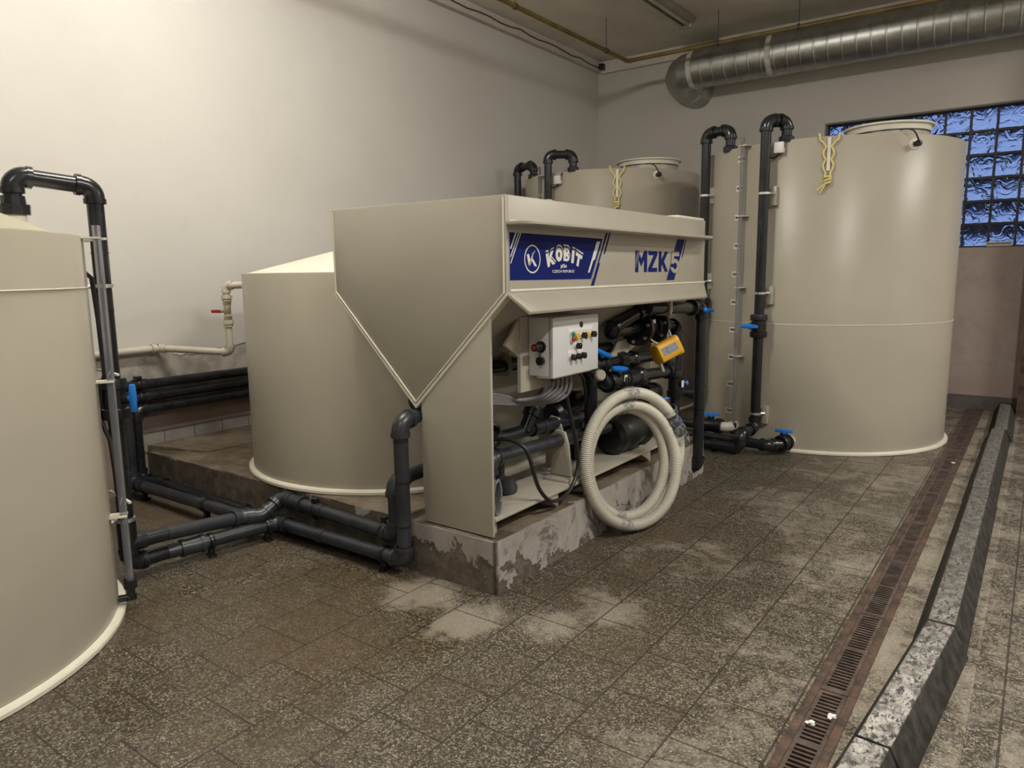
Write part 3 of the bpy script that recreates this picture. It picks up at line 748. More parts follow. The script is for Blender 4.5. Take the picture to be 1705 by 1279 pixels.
finish('tank_stub', MB().sweep([(-2.325, 6.47, .165), (-2.29, 6.475, .165), (-2.265, 6.50, .165), (-2.24, 6.62, .165)], rr*1.05, 20), 'pp_pale', t)
# --- risers of the far tank
t = thing('riser_pipe', (-4.5, 6.87, 0), 'black bent riser rising above the machine top beside a junction box', 'pipework')
pipe_run(t, [(-4.27, 7.02, 2.70), (-4.27, 7.02, 2.87), (-4.5, 6.87, 2.87), (-4.5, 6.87, .3), (-4.5, 6.5, .3)], rr)
finish('union_nut', MB().stack((-4.27, 7.02, 2.685), (0, 0, 1), [(0, .05), (0, .062), (.045, .064), (.055, .044)], 12), 'pvc', t)
steel_clip(t, (-4.5, 6.87, 2.385), (0, 0, 1), rr, (.7, .6, 0))
finish('joint_ring', MB().stack((-4.5, 6.87, 2.6), (0, 0, 1), [(0, rr), (0, rr*1.04), (.006, rr*1.04), (.006, rr)], 20), 'black', t)
t = thing('riser_pipe', (-5.2, 7.3, 0), 'black bent riser nearest the left wall, seen over the machine top', 'pipework')
pipe_run(t, [(-4.93, 7.22, 2.70), (-4.93, 7.22, 2.84), (-5.21, 7.29, 2.84), (-5.21, 7.29, .3), (-5.21, 6.9, .3)], rr)
finish('union_nut', MB().stack((-4.93, 7.22, 2.685), (0, 0, 1), [(0, .05), (0, .062), (.045, .064), (.055, .044)], 12), 'pvc', t)

# --- left tank riser and the floor lines
RX, RY = -3.835, 1.765
pr = .039
t = thing('riser_pipe', (RX, RY, 0), 'tall black riser hooked over the left tank, with a blue valve at mid height', 'pipework')
hx, hy = -3.895, 1.43
pipe_run(t, [(hx, hy, 1.90), (hx, hy, 2.075), (RX, RY, 2.045), (RX, RY, .09), (RX+.01, RY+.25, .09)], pr)
finish('union_nut', MB().stack((hx, hy, 1.895), (0, 0, 1), [(0, .05), (0, .066), (.045, .068), (.05, .052), (.085, .050), (.085, .045)], 10), 'pvc', t)
finish('tank_stub', MB().stack((hx, hy, 1.80), (0, 0, 1), [(0, .040), (.055, .040), (.055, .048), (.09, .048), (.095, .044)], 20), 'pp_pale', t)
valve(t, (RX, RY, .985), (0, 0, 1), pr, (.80, .60, .0), (0, 0, 1), L=.21, hl=.072)
for z in (1.56, .335):
    steel_clip(t, (RX, RY, z), (0, 0, 1), pr, (-.2, -.98, 0), .12)
for z in (1.72, 1.44, 1.10, .80, .62, .43):
    finish('joint_ring', MB().stack((RX, RY, z), (0, 0, 1), [(0, pr), (0, pr*1.05), (.006, pr*1.05), (.006, pr)], 20), 'black', t)
for z in (1.78, 1.125, .475):
    finish('tie_strip', MB().prism([(RX-.10, RY-.03, z), (RX+.20, RY-.07, z), (RX+.20, RY-.055, z), (RX-.10, RY-.012, z)], (0, 0, .010)), 'pp_pale', t)
pipe_run(t, [(RX, RY+.02, .20), (RX+.015, RY+.22, .198)], pr, k=1.1)
finish('tee_fitting', MB().sweep([(RX, RY, .12), (RX, RY, .32)], pr*1.22).sweep([(RX, RY, .20), (RX, RY+.09, .20)], pr*1.22), 'pvc', t)
cbl = [(-3.72, 1.60, 1.66), (-3.76, 1.68, 1.60), (-3.78, 1.70, 1.4), (-3.79, 1.71, 1.12), (-3.83, 1.70, 1.03), (-3.85, 1.69, .90), (-3.80, 1.71, .78), (-3.78, 1.72, .4), (-3.77, 1.73, .12)]
tag(finish('sensor_cable', MB().sweep(cbl, .011, 8), 'rubber_cable', origin=cbl[-1]), 'thin black cable running down between the left tank and its riser', 'cable')

t = thing('floor_pipe', (-3.70, 2.0, 0), 'lowest grey floor pipe turning from the left tank along the plinth to the front riser', 'pipework')
pipe_run(t, [(RX+.012, RY+.20, .09), (-3.80, 2.10, .09), (-3.715, 2.62, .09), (-2.645, 2.63, .09), (-2.645, 2.63, .845), (-2.645, 3.2, .89)], pr, 'pvc_floor',
         bands=[((-3.31, 2.624, .09), (1, 0, 0), .05, 1.12)])
clamp(t, (-3.78, 2.20, .09), (.16, 1, 0), pr, (0, 0, -.09)); clamp(t, (-3.725, 2.54, .09), (.16, 1, 0), pr, (0, 0, -.09)); clamp(t, (-2.80, 2.63, .09), (1, 0, 0), pr, (0, 0, -.09))
for z in (.28, .52, .74):
    finish('joint_ring', MB().stack((-2.645, 2.63, z), (0, 0, 1), [(0, pr), (0, pr*1.05), (.006, pr*1.05), (.006, pr)], 20), 'black', t)
t = thing('floor_pipe', (-3.4, 2.6, 0), 'grey pipe clipped along the plinth front, with a slanted offset at its left end', 'pipework')
pipe_run(t, [(RX+.017, RY+.20, .198), (-3.80, 2.42, .165), (-3.745, 2.52, .155), (-3.74, 2.67, .235), (-3.60, 2.672, .225), (-2.745, 2.67, .20), (-2.745, 2.67, .50), (-2.745, 3.15, .52)], pr, 'pvc_floor',
         bands=[((-3.35, 2.671, .217), (1, 0, 0), .012, 1.10)])
for x in (-3.42, -2.83):
    clamp(t, (x, 2.671, .21), (1, 0, 0), pr, (0, .044, 0), name='pipe_clamp')
    finish('clamp_latch', MB().box((x-.018, 2.655, .252), (x+.018, 2.69, .285)), 'black', t, bevel=.003)
t = thing('floor_pipe', (-4.6, 2.54, 0), 'thicker grey pipe of the pair along the plinth foot, joining the slanted offset', 'pipework')
pipe_run(t, [(-5.33, 2.53, .70), (-5.33, 2.53, .10), (-3.93, 2.525, .115)], pr, 'pvc_floor', bands=[((-4.4, 2.527, .11), (1, 0, 0), .05, 1.12)])
clamp(t, (-5.17, 2.53, .10), (1, 0, 0), pr, (0, 0, -.10)); clamp(t, (-4.36, 2.527, .11), (1, 0, 0), pr, (0, 0, -.11))
finish('tee_fitting', MB().sweep([(-3.96, 2.525, .115), (-3.84, 2.52, .13), (-3.77, 2.52, .15)], pr*1.2), 'pvc_floor', t)
# --- wall pipes
t = thing('wall_pipe', (-5.39, 2.6, .8), 'uppermost of the three black pipes on the left wall', 'pipework', 'black pipes along the left wall')
pipe_run(t, [(-5.39, .9, .812), (-5.39, 4.9, .805)], .036, bands=[((-5.39, 2.70, .81), (0, 1, 0), .05, 1.15)]); clamp(t, (-5.39, 2.66, .81), (0, 1, 0), .036, (-.06, 0, 0))
finish('clamp_latch', MB().box((-5.41, 2.64, .85), (-5.36, 2.68, .875)), 'black', t)
t = thing('wall_pipe', (-5.39, 2.6, .7), 'middle of the three black pipes on the left wall', 'pipework', 'black pipes along the left wall')
pipe_run(t, [(-5.39, .9, .714), (-5.39, 4.9, .716)], .036, bands=[((-5.39, 2.72, .715), (0, 1, 0), .05, 1.15)]); clamp(t, (-5.39, 2.67, .715), (0, 1, 0), .036, (-.06, 0, 0))
t = thing('wall_pipe', (-5.39, 2.6, .6), 'lowest wall pipe, bending down to the floor at the plinth corner', 'pipework', 'black pipes along the left wall')
pipe_run(t, [(-5.39, 4.9, .622), (-5.39, 2.625, .622), (-5.39, 2.625, .10), (-5.2, 2.672, .085), (-2.80, 2.674, .055)], .037)
clamp(t, (-4.14, 2.674, .072), (1, 0, 0), .037, (0, 0, -.072))
# --- beige wall pipe with brass valve
t = thing('water_pipe', (-5.38, 2.8, 1.07), 'beige water pipe from the left wall to the cone roofed tank with a brass tap', 'pipework')
br = .026; bx, by = -4.96, 3.165
out = V((CB[0]-bx, CB[1]-by, 0)).normalized()
pipe_run(t, [(-5.40, 1.2, 1.045), (-5.40, 2.845, 1.068), (bx, by, 1.030), (bx, by, 1.535), (bx+out.x*.30, by+out.y*.30, 1.535)], br, 'beigepipe', k=1.25)
finish('wall_clip', MB().stack((-5.40, 2.83, 1.068), (0, 1, 0), [(0, br*1.05), (0, br*1.3), (.012, br*1.3), (.012, br*1.05)], 16), 'rod', t)
tv = finish('brass_valve', MB().stack((bx, by, 1.275), (0, 0, 1), [(0, .022), (0, .030), (.03, .030), (.035, .022), (.045, .027), (.10, .027), (.11, .022), (.115, .030), (.14, .030), (.14, .022)], 10).cyl((bx, by, 1.34), (bx-.05, by-.02, 1.34), .011, n=10), 'brass', t)
finish('tap_handle', MB().box((0, -.009, -.012), (.085, .009, .012), Matrix.Translation((bx-.05, by-.02, 1.34)) @ Matrix.Rotation(math.radians(200), 4, 'Z')), 'red', tv, bevel=.003)
for z0, z1 in ((1.225, 1.275), (1.415, 1.46)):
    finish('coupling', MB().stack((bx, by, z0), (0, 0, 1), [(0, br), (0, .034), (.02, .034), (.02, .040), (z1-z0, .040), (z1-z0, br)], 20), 'beigepipe', t)
finish('tank_flange', MB().sweep([V((bx, by, 1.535))+out*.265, V((bx, by, 1.535))+out*.31], .045, 20), 'beigepipe', t)

# ================================================================== MACHINE
MY0, MY1 = 2.742, 5.20
mc = thing('mixing_machine', (-2.4, 3.9, PZ), 'beige hopper machine with a blue sign, standing on the plinth corner', 'machine')
hexo = [(-3.235, 1.957), (-2.030, 1.957), (-2.030, 1.502), (-2.633, .915), (-3.235, 1.502)]
finish('end_panel', MB().prism([(x, MY0, z) for x, z in hexo], (0, .020, 0)), 'pp', mc, bevel=.003)
wd = MB()
ins = [(-3.222, 1.945), (-3.222, 1.507), (-2.633, .934), (-2.044, 1.507), (-2.044, 1.945)]
for a, b in zip(ins, ins[1:]): wd.sweep([(a[0], MY0-.002, a[1]), (b[0], MY0-.002, b[1])], .0045, 8)
finish('weld_bead', wd, 'pp_pale', mc)
# edge flats along the underside of the panel
ef = MB(); ef.prism([(-3.245, MY0-.004, 1.502), (-3.235, MY0-.004, 1.506), (-2.633, MY0-.004, .921), (-2.633, MY0-.004, .900)], (0, .05, 0)); ef.prism([(-2.022, MY0-.004, 1.497), (-2.032, MY0-.004, 1.506), (-2.633, MY0-.004, .921), (-2.633, MY0-.004, .900)], (0, .05, 0))
finish('edge_strip', ef, 'pp_pale', mc)
hp = MB(); y0, y1 = MY0+.02, MY1
hp.prism([(-2.050, y0, 1.957), (-2.030, y0, 1.957), (-2.030, y0, 1.502), (-2.050, y0, 1.502)], (0, y1-y0, 0))
finish('front_panel', hp, 'pp', mc, bevel=.002)
hp = MB(); hp.prism([(-2.030, y0, 1.502), (-2.055, y0, 1.515), (-2.655, y0, .930), (-2.633, y0, .915)], (0, y1-y0, 0)); hp.prism([(-2.70, y0, 1.957), (-2.68, y0, 1.957), (-2.633, y0, .915), (-2.655, y0, .93)], (0, y1-y0, 0)); hp.prism([(-2.69, y1-.02, 1.957), (-2.03, y1-.02, 1.957), (-2.03, y1-.02, 1.505), (-2.633, y1-.02, .92)], (0, .019, 0))
finish('hopper_trough', hp, 'pp', mc)
sh = [(-2.032, MY0+.002), (-1.955, MY0+.006)]+[(-1.955+.062*math.sin(k*PI/12), MY0+.068-.062*math.cos(k*PI/12)) for k in range(1, 7)]+[(-1.893, 4.97), (-1.90, 4.995), (-2.032, 5.19)]
finish('shelf', MB().prism([(x, y, 1.820) for x, y in sh], (0, 0, .017)), 'pp', mc, bevel=.002)
finish('weld_bead', MB().sweep([(-2.028, MY0+.02, 1.840), (-2.028, 5.18, 1.840)], .005, 8), 'pp_pale', mc)
finish('inspection_lid', MB().box((-2.35, 4.72, 1.957), (-2.04, 5.18, 1.975)), 'pp_pale', mc, bevel=.004)
hd = MB(); hd.prism([(-2.032, MY0, 1.515), (-1.899, MY0+.002, 1.424), (-1.899, 4.915, 1.424), (-2.032, 5.19, 1.515)], (-.006, 0, -.015))
finish('hood', hd, 'pp', mc, bevel=.002)
finish('weld_bead', MB().sweep([(-2.026, MY0+.02, 1.517), (-2.026, MY1-.02, 1.517)], .007, 8), 'pp_pale', mc)
# lower frame
def xs(z): return -2.030-(1.502-z)*(.603/.587)
lp = [(-2.594, PZ+.003), (-2.134, PZ+.003), (-2.134, 1.392), (-2.594, .945)]
finish('side_plate', MB().prism([(x, MY0, z) for x, z in lp], (0, .018, 0)), 'pp', mc, bevel=.002)
finish('back_plate', MB().box((-2.615, MY0+.018, .38), (-2.60, MY1-.05, .96)), 'pp', mc)
finish('side_plate', MB().prism([(x, MY1-.07, z) for x, z in ((-2.594, PZ+.003), (-2.42, PZ+.003), (-2.42, 1.10), (-2.594, .945))], (0, .018, 0)), 'pp', mc)
finish('base_plate', MB().box((-2.60, MY0+.018, .364), (-2.128, MY1-.05, .382)), 'pp', mc, bevel=.003)
ft = MB()
for y in (3.34, 4.54):
    finish('base_foot', MB().box((-2.56, y, PZ), (-2.14, y+.018, .364)).prism([(-2.14, y-.13, .364), (-2.14, y, .364), (-2.14, y, .295)], (-.015, 0, 0)), 'pp', mc)
finish('base_foot', MB().box((-2.56, 2.80, PZ), (-2.17, 2.82, .364)), 'pp', mc)
# sign decal
def dec(name, polys, mat, parent, lift):
    mb = MB()
    for p in polys: mb.prism([(-2.030+lift, a, b) for a, b in p], (.0008, 0, 0))
    return finish(name, mb, mat, parent, smooth=False)
sg = dec('sign_decal', [[(2.769, 1.566), (3.524, 1.562), (3.654, 1.784), (2.769, 1.788)]], 'decal_blue', mc, .0006)
sg['label'] = 'blue company sign on the front panel'
sl = 1.78  # stripe slope
def stripe(yt, zt, yb, zb, w): return [(yb, zb), (yb+w, zb), (yt+w, zt), (yt, zt)]
bars = [stripe(2.815, 1.7875, 2.771, 1.712, .009), stripe(2.838, 1.7875, 2.771, 1.674, .007), stripe(2.855, 1.7875, 2.771, 1.645, .007)]
bars += [[(3.490, 1.597), (3.508, 1.597), (3.549, 1.664), (3.566, 1.668), (3.625, 1.768), (3.586, 1.767)]]
dec('white_bars', bars, 'decal_white', sg, .0016)
dec('blue_bars', [[(3.525, 1.526), (3.557, 1.525), (3.625, 1.648), (3.612, 1.650), (3.712, 1.817), (3.694, 1.817)], stripe(3.731, 1.818, 3.667, 1.700, .014)], 'decal_blue', sg, .0012)
dec('gap_bar', [stripe(3.640, 1.752, 3.532, 1.562, .013)], 'pp', sg, .0018)
X0 = -2.030
def TX(y, z, rot=0., lift=.002, sx=1., sy=1.):
    mm = Matrix(((0, 0, 1, X0+lift), (1, 0, 0, y), (0, 1, 0, z), (0, 0, 0, 1)))
    return mm @ Matrix.Rotation(rot, 4, 'Z') @ Matrix.Diagonal((sx, sy, 1, 1))
rg = MB(); n = 48; pa = []; 
for k in range(n):
    a = 2*PI*k/n
    pa.append([rg.b.verts.new((X0+.0022, 2.955+(.066+d)*math.cos(a), 1.666+(.065+d)*math.sin(a))) for d in (-.0035, .0035)])
for k in range(n): rg.face([pa[k][0], pa[k][1], pa[(k+1) % n][1], pa[(k+1) % n][0]])
finish('logo_ring', rg, 'decal_white', sg, smooth=False)
dec('logo_letter', [[(2.906, 1.687), (2.924, 1.691), (2.937, 1.655), (2.930, 1.640), (2.921, 1.634)],
                    [(2.942, 1.665), (2.953, 1.672), (2.994, 1.631), (2.972, 1.631)],
                    stripe(2.974, 1.707, 2.918, 1.634, .0035), stripe(2.966, 1.700, 2.930, 1.634, .0035), stripe(2.957, 1.697, 2.924, 1.640, .003)], 'decal_white', sg, .0022)
def ell(cx_, cy_, rx, ry, a0=0, a1=360, n=20): return [(cx_+rx*math.cos(math.radians(a0+(a1-a0)*k/n)), cy_+ry*math.sin(math.radians(a0+(a1-a0)*k/n))) for k in range(n+1)]
GL = {'M': [[(0, 0), (0, 1), (.27, 1), (.5, .62), (.73, 1), (1, 1), (1, 0), (.73, 0), (.73, .58), (.5, .25), (.27, .58), (.27, 0)]],
      'Z': [[(0, 1), (1, 1), (1, .82), (.42, .2), (1, .2), (1, 0), (0, 0), (0, .18), (.58, .8), (0, .8)]],
      'K': [[(0, 0), (0, 1), (.3, 1), (.3, .62), (.66, 1), (1, 1), (.56, .52), (1, 0), (.66, 0), (.38, .36), (.3, .27), (.3, 0)]],
      'I': [[(0, 0), (0, 1), (1, 1), (1, 0)]],
      'T': [[(.33, 0), (.33, .72), (0, .72), (0, 1), (1, 1), (1, .72), (.67, .72), (.67, 0)]],
      'O': [ell(.5, .5, .5, .5)[:-1]],
      'B': [[(0, 0), (0, 1)]+ell(.55, .76, .38, .24, 90, -60, 8)+ell(.58, .28, .42, .28, 50, -90, 8)],
      '5': [[(.10, 1), (.93, 1), (.93, .80), (.36, .80), (.35, .655)]+ell(.48, .335, .50, .335, 100, -172, 22)+[(.24, .27)]+ell(.48, .335, .22, .155, -160, 150, 18)+[(.27, .44), (.06, .44)]]}
HO = {'O': [ell(.5, .5, .15, .2)[:-1]], 'B': [ell(.5, .76, .12, .075)[:-1], ell(.5, .28, .14, .085)[:-1]]}
def glyph(mb, ch, M4, w, h, tab=GL, grow=0.):
    for p in tab.get(ch, ()):
        mb.face([mb.b.verts.new(M4 @ V(((x-.5)*(w+grow), (y-.5)*(h+grow), 0))) for x, y in p])
WORD = (('K', 3.116, 1.668, .27, .074, .068), ('O', 3.195, 1.690, .08, .064, .070), ('B', 3.269, 1.691, -.05, .060, .068), ('I', 3.331, 1.681, -.17, .024, .068), ('T', 3.388, 1.664, -.32, .068, .068))
for nm, mt, lift, dy, dz, gw, tb in (('lettering_outline', 'decal_white', .0016, .005, .0125, .008, GL), ('lettering_shadow', 'ink', .0020, .0025, .0065, .007, GL), ('lettering', 'decal_white', .0025, 0, 0, 0, GL), ('lettering_gap', 'ink', .0029, 0, 0, 0, HO)):
    lt = MB()
    for ch, y, z, rot, w, h in WORD: glyph(lt, ch, TX(y+dy, z+dz, rot, lift), w, h, tb, gw)
    finish(nm, lt, mt, sg, smooth=False)
lt = MB(); text_mesh(lt, 'JIČÍN', TX(3.241, 1.630, 0, .0022, 1.35, 1), .019, offset=.0008); text_mesh(lt, 'CZECH REPUBLIC', TX(3.241, 1.605, 0, .0022, 1.42, 1), .0195, offset=.0002)
finish('small_lettering', lt, 'decal_white', sg, smooth=False)
# model sign
ms = MB()
for ch, y0_, y1_ in (('M', 4.063, 4.228), ('Z', 4.243, 4.376), ('K', 4.396, 4.542)):
    glyph(ms, ch, TX((y0_+y1_)/2, 1.661, 0, .0010), y1_-y0_, .131)
mo = finish('model_sign', ms, 'decal_blue', mc, smooth=False); mo['label'] = 'blue letters on the front panel'
dec('blue_bars', [[(4.524, 1.540), (4.645, 1.540), (4.808, 1.813), (4.687, 1.812)], stripe(4.827, 1.813, 4.763, 1.693, .013)], 'decal_blue', mo, .0008)
dec('gap_bar', [stripe(4.094, 1.73, 4.060, 1.665, .004), stripe(4.110, 1.73, 4.062, 1.645, .004), stripe(4.125, 1.73, 4.064, 1.625, .004)], 'pp', mo, .0022)
lt = MB(); glyph(lt, '5', TX(4.655, 1.657, 0, .0018), .146, .140, GL, .007); finish('digit_outline', lt, 'ink', mo, smooth=False)
lt = MB(); glyph(lt, '5', TX(4.655, 1.657, 0, .0026), .146, .140); finish('digit', lt, 'pp', mo, smooth=False)

# --- control box
cbx = thing('control_box', (-2.07, 3.33, 1.06), 'light grey control box with buttons mounted under the machine hood', 'control box')
bx0, bx1, by0, by1, bz0, bz1 = -2.150, -2.026, 3.093, 3.560, 1.062, 1.372
finish('box_body', MB().box((bx0, by0, bz0+.006), (bx1, by1, bz1)), 'cabinet', cbx, bevel=.004)
door = finish('box_door', MB().box((bx1+.003, by0, bz0), (-2.000, by1, bz1)), 'cabinet', cbx, bevel=.004)
finish('bottom_rail', MB().box((-2.14, by0+.05, bz0-.012), (-2.03, by1-.03, bz0+.006)), 'steel', cbx)
FX = -2.000
finish('vent_hole', MB().cyl((FX-.004, 3.372, 1.322), (FX+.003, 3.372, 1.322), .0165), 'black', door)
for (a, b, c, d) in ((3.235, 3.492, 1.290, 1.311), (3.232, 3.385, 1.176, 1.194)):
    lbp = finish('label_strip', MB().box((FX, a, c), (FX+.0015, b, d)), 'label', door, smooth=False)
def disc(y, z, r, d0, d1): return MB().stack((FX+d0, y, z), (1, 0, 0), [(0, r), (d1*.8, r), (d1, r*.85)], 20)
ss = MB()
for k in range(2): pass
ss.prism([(FX, 3.272+.016*math.cos(a), 1.262+(.016 if math.sin(a) >= 0 else -.016)+.016*math.sin(a)) for a in [2*PI*k/24 for k in range(24)]], (.012, 0, 0))
sw = finish('start_stop_button', ss, 'steel', door)
finish('push_button', MB().box((FX+.012, 3.261, 1.264), (FX+.020, 3.284, 1.286)), 'green', door, bevel=.003)
finish('push_button', MB().box((FX+.012, 3.261, 1.238), (FX+.020, 3.284, 1.260)), 'red', door, bevel=.003)
for y, z in ((3.322, 1.262), (3.424, 1.264)):
    finish('indicator_lamp', disc(y, z, .018, 0, .016), 'yellow_lamp', door)
for y, z in ((3.372, 1.264), (3.474, 1.264), (3.316, 1.212), (3.262, 1.156), (3.314, 1.157), (3.366, 1.157)):
    kb = finish('knob_bezel', disc(y, z, .018, 0, .010), 'steel', door)
    finish('selector_knob', MB().stack((FX+.010, y, z), (1, 0, 0), [(0, .0145), (.024, .012), (.026, .010)], 16).box((FX+.012, y-.004, z-.016), (FX+.036, y+.004, z+.016)), 'black', door)
pc = finish('power_socket', MB().stack((-2.072, by0+.002, 1.222), (0, -1, 0), [(0, .030), (.012, .030), (.012, .022), (.03, .020), (.07, .019)], 18), 'black', cbx)
finish('plug_face', MB().cyl((-2.072, by0-.068, 1.222), (-2.072, by0-.073, 1.222), .012), 'red', cbx)
finish('socket_cap', MB().cyl((-2.068, by0-.006, 1.150), (-2.068, by0-.026, 1.150), .022).sweep([(-2.070, by0-.02, 1.205), (-2.068, by0-.02, 1.17)], .003, 6), 'black', cbx)
finish('mounting_plate', MB().box((-2.172, 3.02, .985), (-2.152, 3.42, 1.375)).prism([(-2.172, 3.03, 1.36), (-2.172, 3.03, 1.16), (-2.30, 3.03, 1.20)], (0, .015, 0)).prism([(-2.16, 3.02, 1.37), (-2.16, 3.02, 1.17), (-2.16, 2.90, 1.24)], (-.015, 0, 0)), 'pp', cbx)
for i in range(5):
    y = 3.22+i*.07
    finish('cable_gland', MB().stack((-2.085, y, bz0-.012), (0, 0, -1), [(0, .014), (.02, .014), (.025, .009)], 10), 'black', cbx)
# --- cables
for i in range(5):
    y = 3.22+i*.045; dz = i*.012
    p = [(-2.085, y, 1.04), (-2.085, y, .99-dz), (-2.12, y-.06, .945-dz), (-2.20, y-.16-.02*i, .93-dz*.7), (-2.24, 3.0-.01*i, .965-dz*.8), (-2.26, 2.80, 1.005-dz)]
    q = []
    for a, b in zip(p, p[1:]):
        for k in range(4): q.append(V(a).lerp(V(b), k/4))
    q.append(V(p[-1]))
    for _ in range(3): q = [q[0]]+[(q[k-1]+q[k]*2+q[k+1])/4 for k in range(1, len(q)-1)]+[q[-1]]
    tag(finish('control_cable', MB().sweep(q, .011, 8), 'cable_grey', origin=q[0]), 'grey cable in the bundle looping left below the control box', 'cable', 'grey cables below the control box')
def smooth_path(p, n=5, it=4):
    q = []
    for a, b in zip(p, p[1:]):
        for k in range(n): q.append(V(a).lerp(V(b), k/n))
    q.append(V(p[-1]))
    for _ in range(it): q = [q[0]]+[(q[k-1]+q[k]*2+q[k+1])/4 for k in range(1, len(q)-1)]+[q[-1]]
    return q
q = smooth_path([(-2.09, 3.36, 1.05), (-2.10, 3.36, 1.0), (-2.10, 3.41, .84), (-2.10, 3.50, .62), (-2.10, 3.515, .50), (-2.095, 3.46, .40), (-2.09, 3.34, .345), (-2.09, 3.20, .355), (-2.095, 3.09, .46), (-2.10, 3.04, .60), (-2.12, 3.02, .70), (-2.22, 3.0, .74), (-2.32, 2.95, .73)])
tag(finish('power_cable', MB().sweep(q, .011, 10), 'rubber_cable', origin=q[0]), 'long black cable hanging in a loop below the control box', 'cable')
q = []
for k in range(60):
    a = 2*PI*k/20; q.append(V((-2.30+.02*math.sin(k*.7), 2.91+(.09+.01*math.sin(k))*math.cos(a), .765+(.055+.004*k/20)*math.sin(a)+.0)))
tag(finish('cable_coil', MB().sweep(q, .011, 8), 'rubber_cable', origin=q[0]), 'tangle of black cable behind the left side plate above the grey pipes', 'cable')
q = []
for k in range(120):
    a = 2*PI*k/20; q.append(V((-2.185+.012*(k//20)-.03, 2.795+.032*math.cos(a)+.003*(k//20), .475+(.085+.002*(k % 7))*math.sin(a))))
tag(finish('cable_coil', MB().sweep(q, .0075, 8), 'cable_grey', origin=q[0]), 'grey coil of thin cable tucked behind the side plate edge near the base', 'cable')
q = smooth_path([(-2.13, 3.44, 1.045), (-2.16, 3.43, 1.02), (-2.17, 3.46, .99), (-2.16, 3.48, 1.02), (-2.15, 3.50, .985), (-2.16, 3.47, .97)], 4, 2)
tag(finish('wire_loop', MB().sweep(q, .010, 8), 'orange', origin=q[0]), 'orange wire end under the right part of the control box', 'cable')
q = smooth_path([(-2.16, 3.60, 1.03), (-2.18, 3.70, .98), (-2.2, 3.76, .90), (-2.22, 3.80, .82), (-2.26, 3.78, .77), (-2.3, 3.76, .76)])
tag(finish('motor_cable', MB().sweep(q, .010, 8), 'rubber_cable', origin=q[0]), 'black cable curving down to the rear pump motor', 'cable')

# --- pipework inside the machine
ir = .035
t = thing('machine_pipe', (-2.36, 3.0, 1.09), 'black pipe through a bracket left of the control box', 'pipework')
pipe_run(t, [(-2.40, 2.77, 1.098), (-2.40, 4.0, 1.07)], ir)
finish('pipe_bracket', MB().prism([(-2.44, 3.20, 1.20), (-2.36, 3.20, 1.16), (-2.345, 3.20, 1.08), (-2.37, 3.20, 1.035), (-2.46, 3.20, 1.03)], (0, .018, 0)), 'pp', t)
t = thing('machine_pipe', (-2.25, 3.4, .4), 'glossy grey pipe elbowed down behind the side plate, held by a hooked support', 'pipework')
pipe_run(t, [(-2.25, 2.865, .40), (-2.25, 2.865, .650), (-2.25, 3.62, .617), (-2.26, 4.15, .585)], .037, 'pvc_floor')
t2 = thing('machine_pipe', (-2.36, 3.4, .4), 'rear lower pipe with a slanted strainer and a blue valve at its left end', 'pipework')
pipe_run(t2, [(-2.38, 3.10, .44), (-2.38, 3.10, .56)], .045, 'pvc_floor'); pipe_run(t2, [(-2.38, 2.90, .700), (-2.38, 3.50, .690), (-2.38, 4.2, .655)], .037, 'pvc_floor')
finish('u_bend', MB().sweep(elbow_arc(V((-2.33, 3.10, .42)), V((0, 0, -1)), V((0, 1, .0)), .06, .05), .05), 'pvc_floor', t2)
valve(t2, (-2.37, 2.95, .705), (0, 1, 0), .038, (.35, 0, .94), (0, 1, .0), L=.2, hl=.075)
finish('strainer_body', MB().stack((-2.37, 3.36, .69), (.05, .5, .75), [(0, .042), (.10, .042), (.10, .055), (.145, .055), (.15, .03)], 16), 'pvc', t2)
finish('strainer_tube', MB().sweep([(-2.362, 3.44, .80), (-2.35, 3.60, .985)], .018, 12), 'cable_grey', t2)
def hook(x, y, ztop, lean, lab):
    mb = MB(); pts = [(x+.075, y, .405), (x+.055, y, ztop-.03), (x+.03, y, ztop+.045), (x-.03, y, ztop+.055), (x-.05, y, ztop+.025), (x-.03, y, ztop+.012), (x-.005, y, ztop+.02), (x+.012, y, ztop-.01), (x-.01, y, ztop-.05), (x-.05, y, ztop-.07), (x-.07, y, .405)]
    mb.prism(pts, (0, .020, 0)); mb.box((x-.08, y-.06, .383), (x+.085, y+.08, .400))
    tag(finish('pipe_support', mb, 'pp', origin=(x, y, .383), bevel=.002), lab, 'support', 'hooked beige pipe supports on the base plate')
hook(-2.245, 3.545, .625, 0, 'front hooked beige pipe support on the base plate')
hook(-2.385, 3.70, .668, 0, 'rear hooked beige pipe support behind the front one')
t = thing('machine_pipe', (-2.2, 4.4, .9), 'upper black pipe line with a bolted flange pair right of the control box', 'pipework')
pipe_run(t, [(-2.11, 4.56, 1.362), (-2.13, 4.38, 1.352), (-2.20, 4.02, 1.228), (-2.20, 4.46, 1.221)], .041)
pipe_run(t, [(-2.20, 4.82, 1.213), (-2.20, 5.10, 1.205), (-2.20, 5.10, .46), (-2.20, 4.82, .48)], .037)
for y0, y1, rr in ((4.44, 4.475, .115), (4.70, 4.735, .115), (4.50, 4.525, .085), (4.65, 4.675, .085)):
    fg = finish('pipe_flange', MB().cyl((-2.20, y0, 1.218), (-2.20, y1, 1.216), rr, n=28), 'black', t)
finish('flow_sensor', MB().cyl((-2.20, 4.475, 1.218), (-2.20, 4.70, 1.216), .062, n=24), 'pvc', t)
finish('name_plate', MB().box((-2.150, 4.54, 1.232), (-2.146, 4.62, 1.262), Matrix.Translation((.0, 0, .012))), 'label', t, smooth=False)
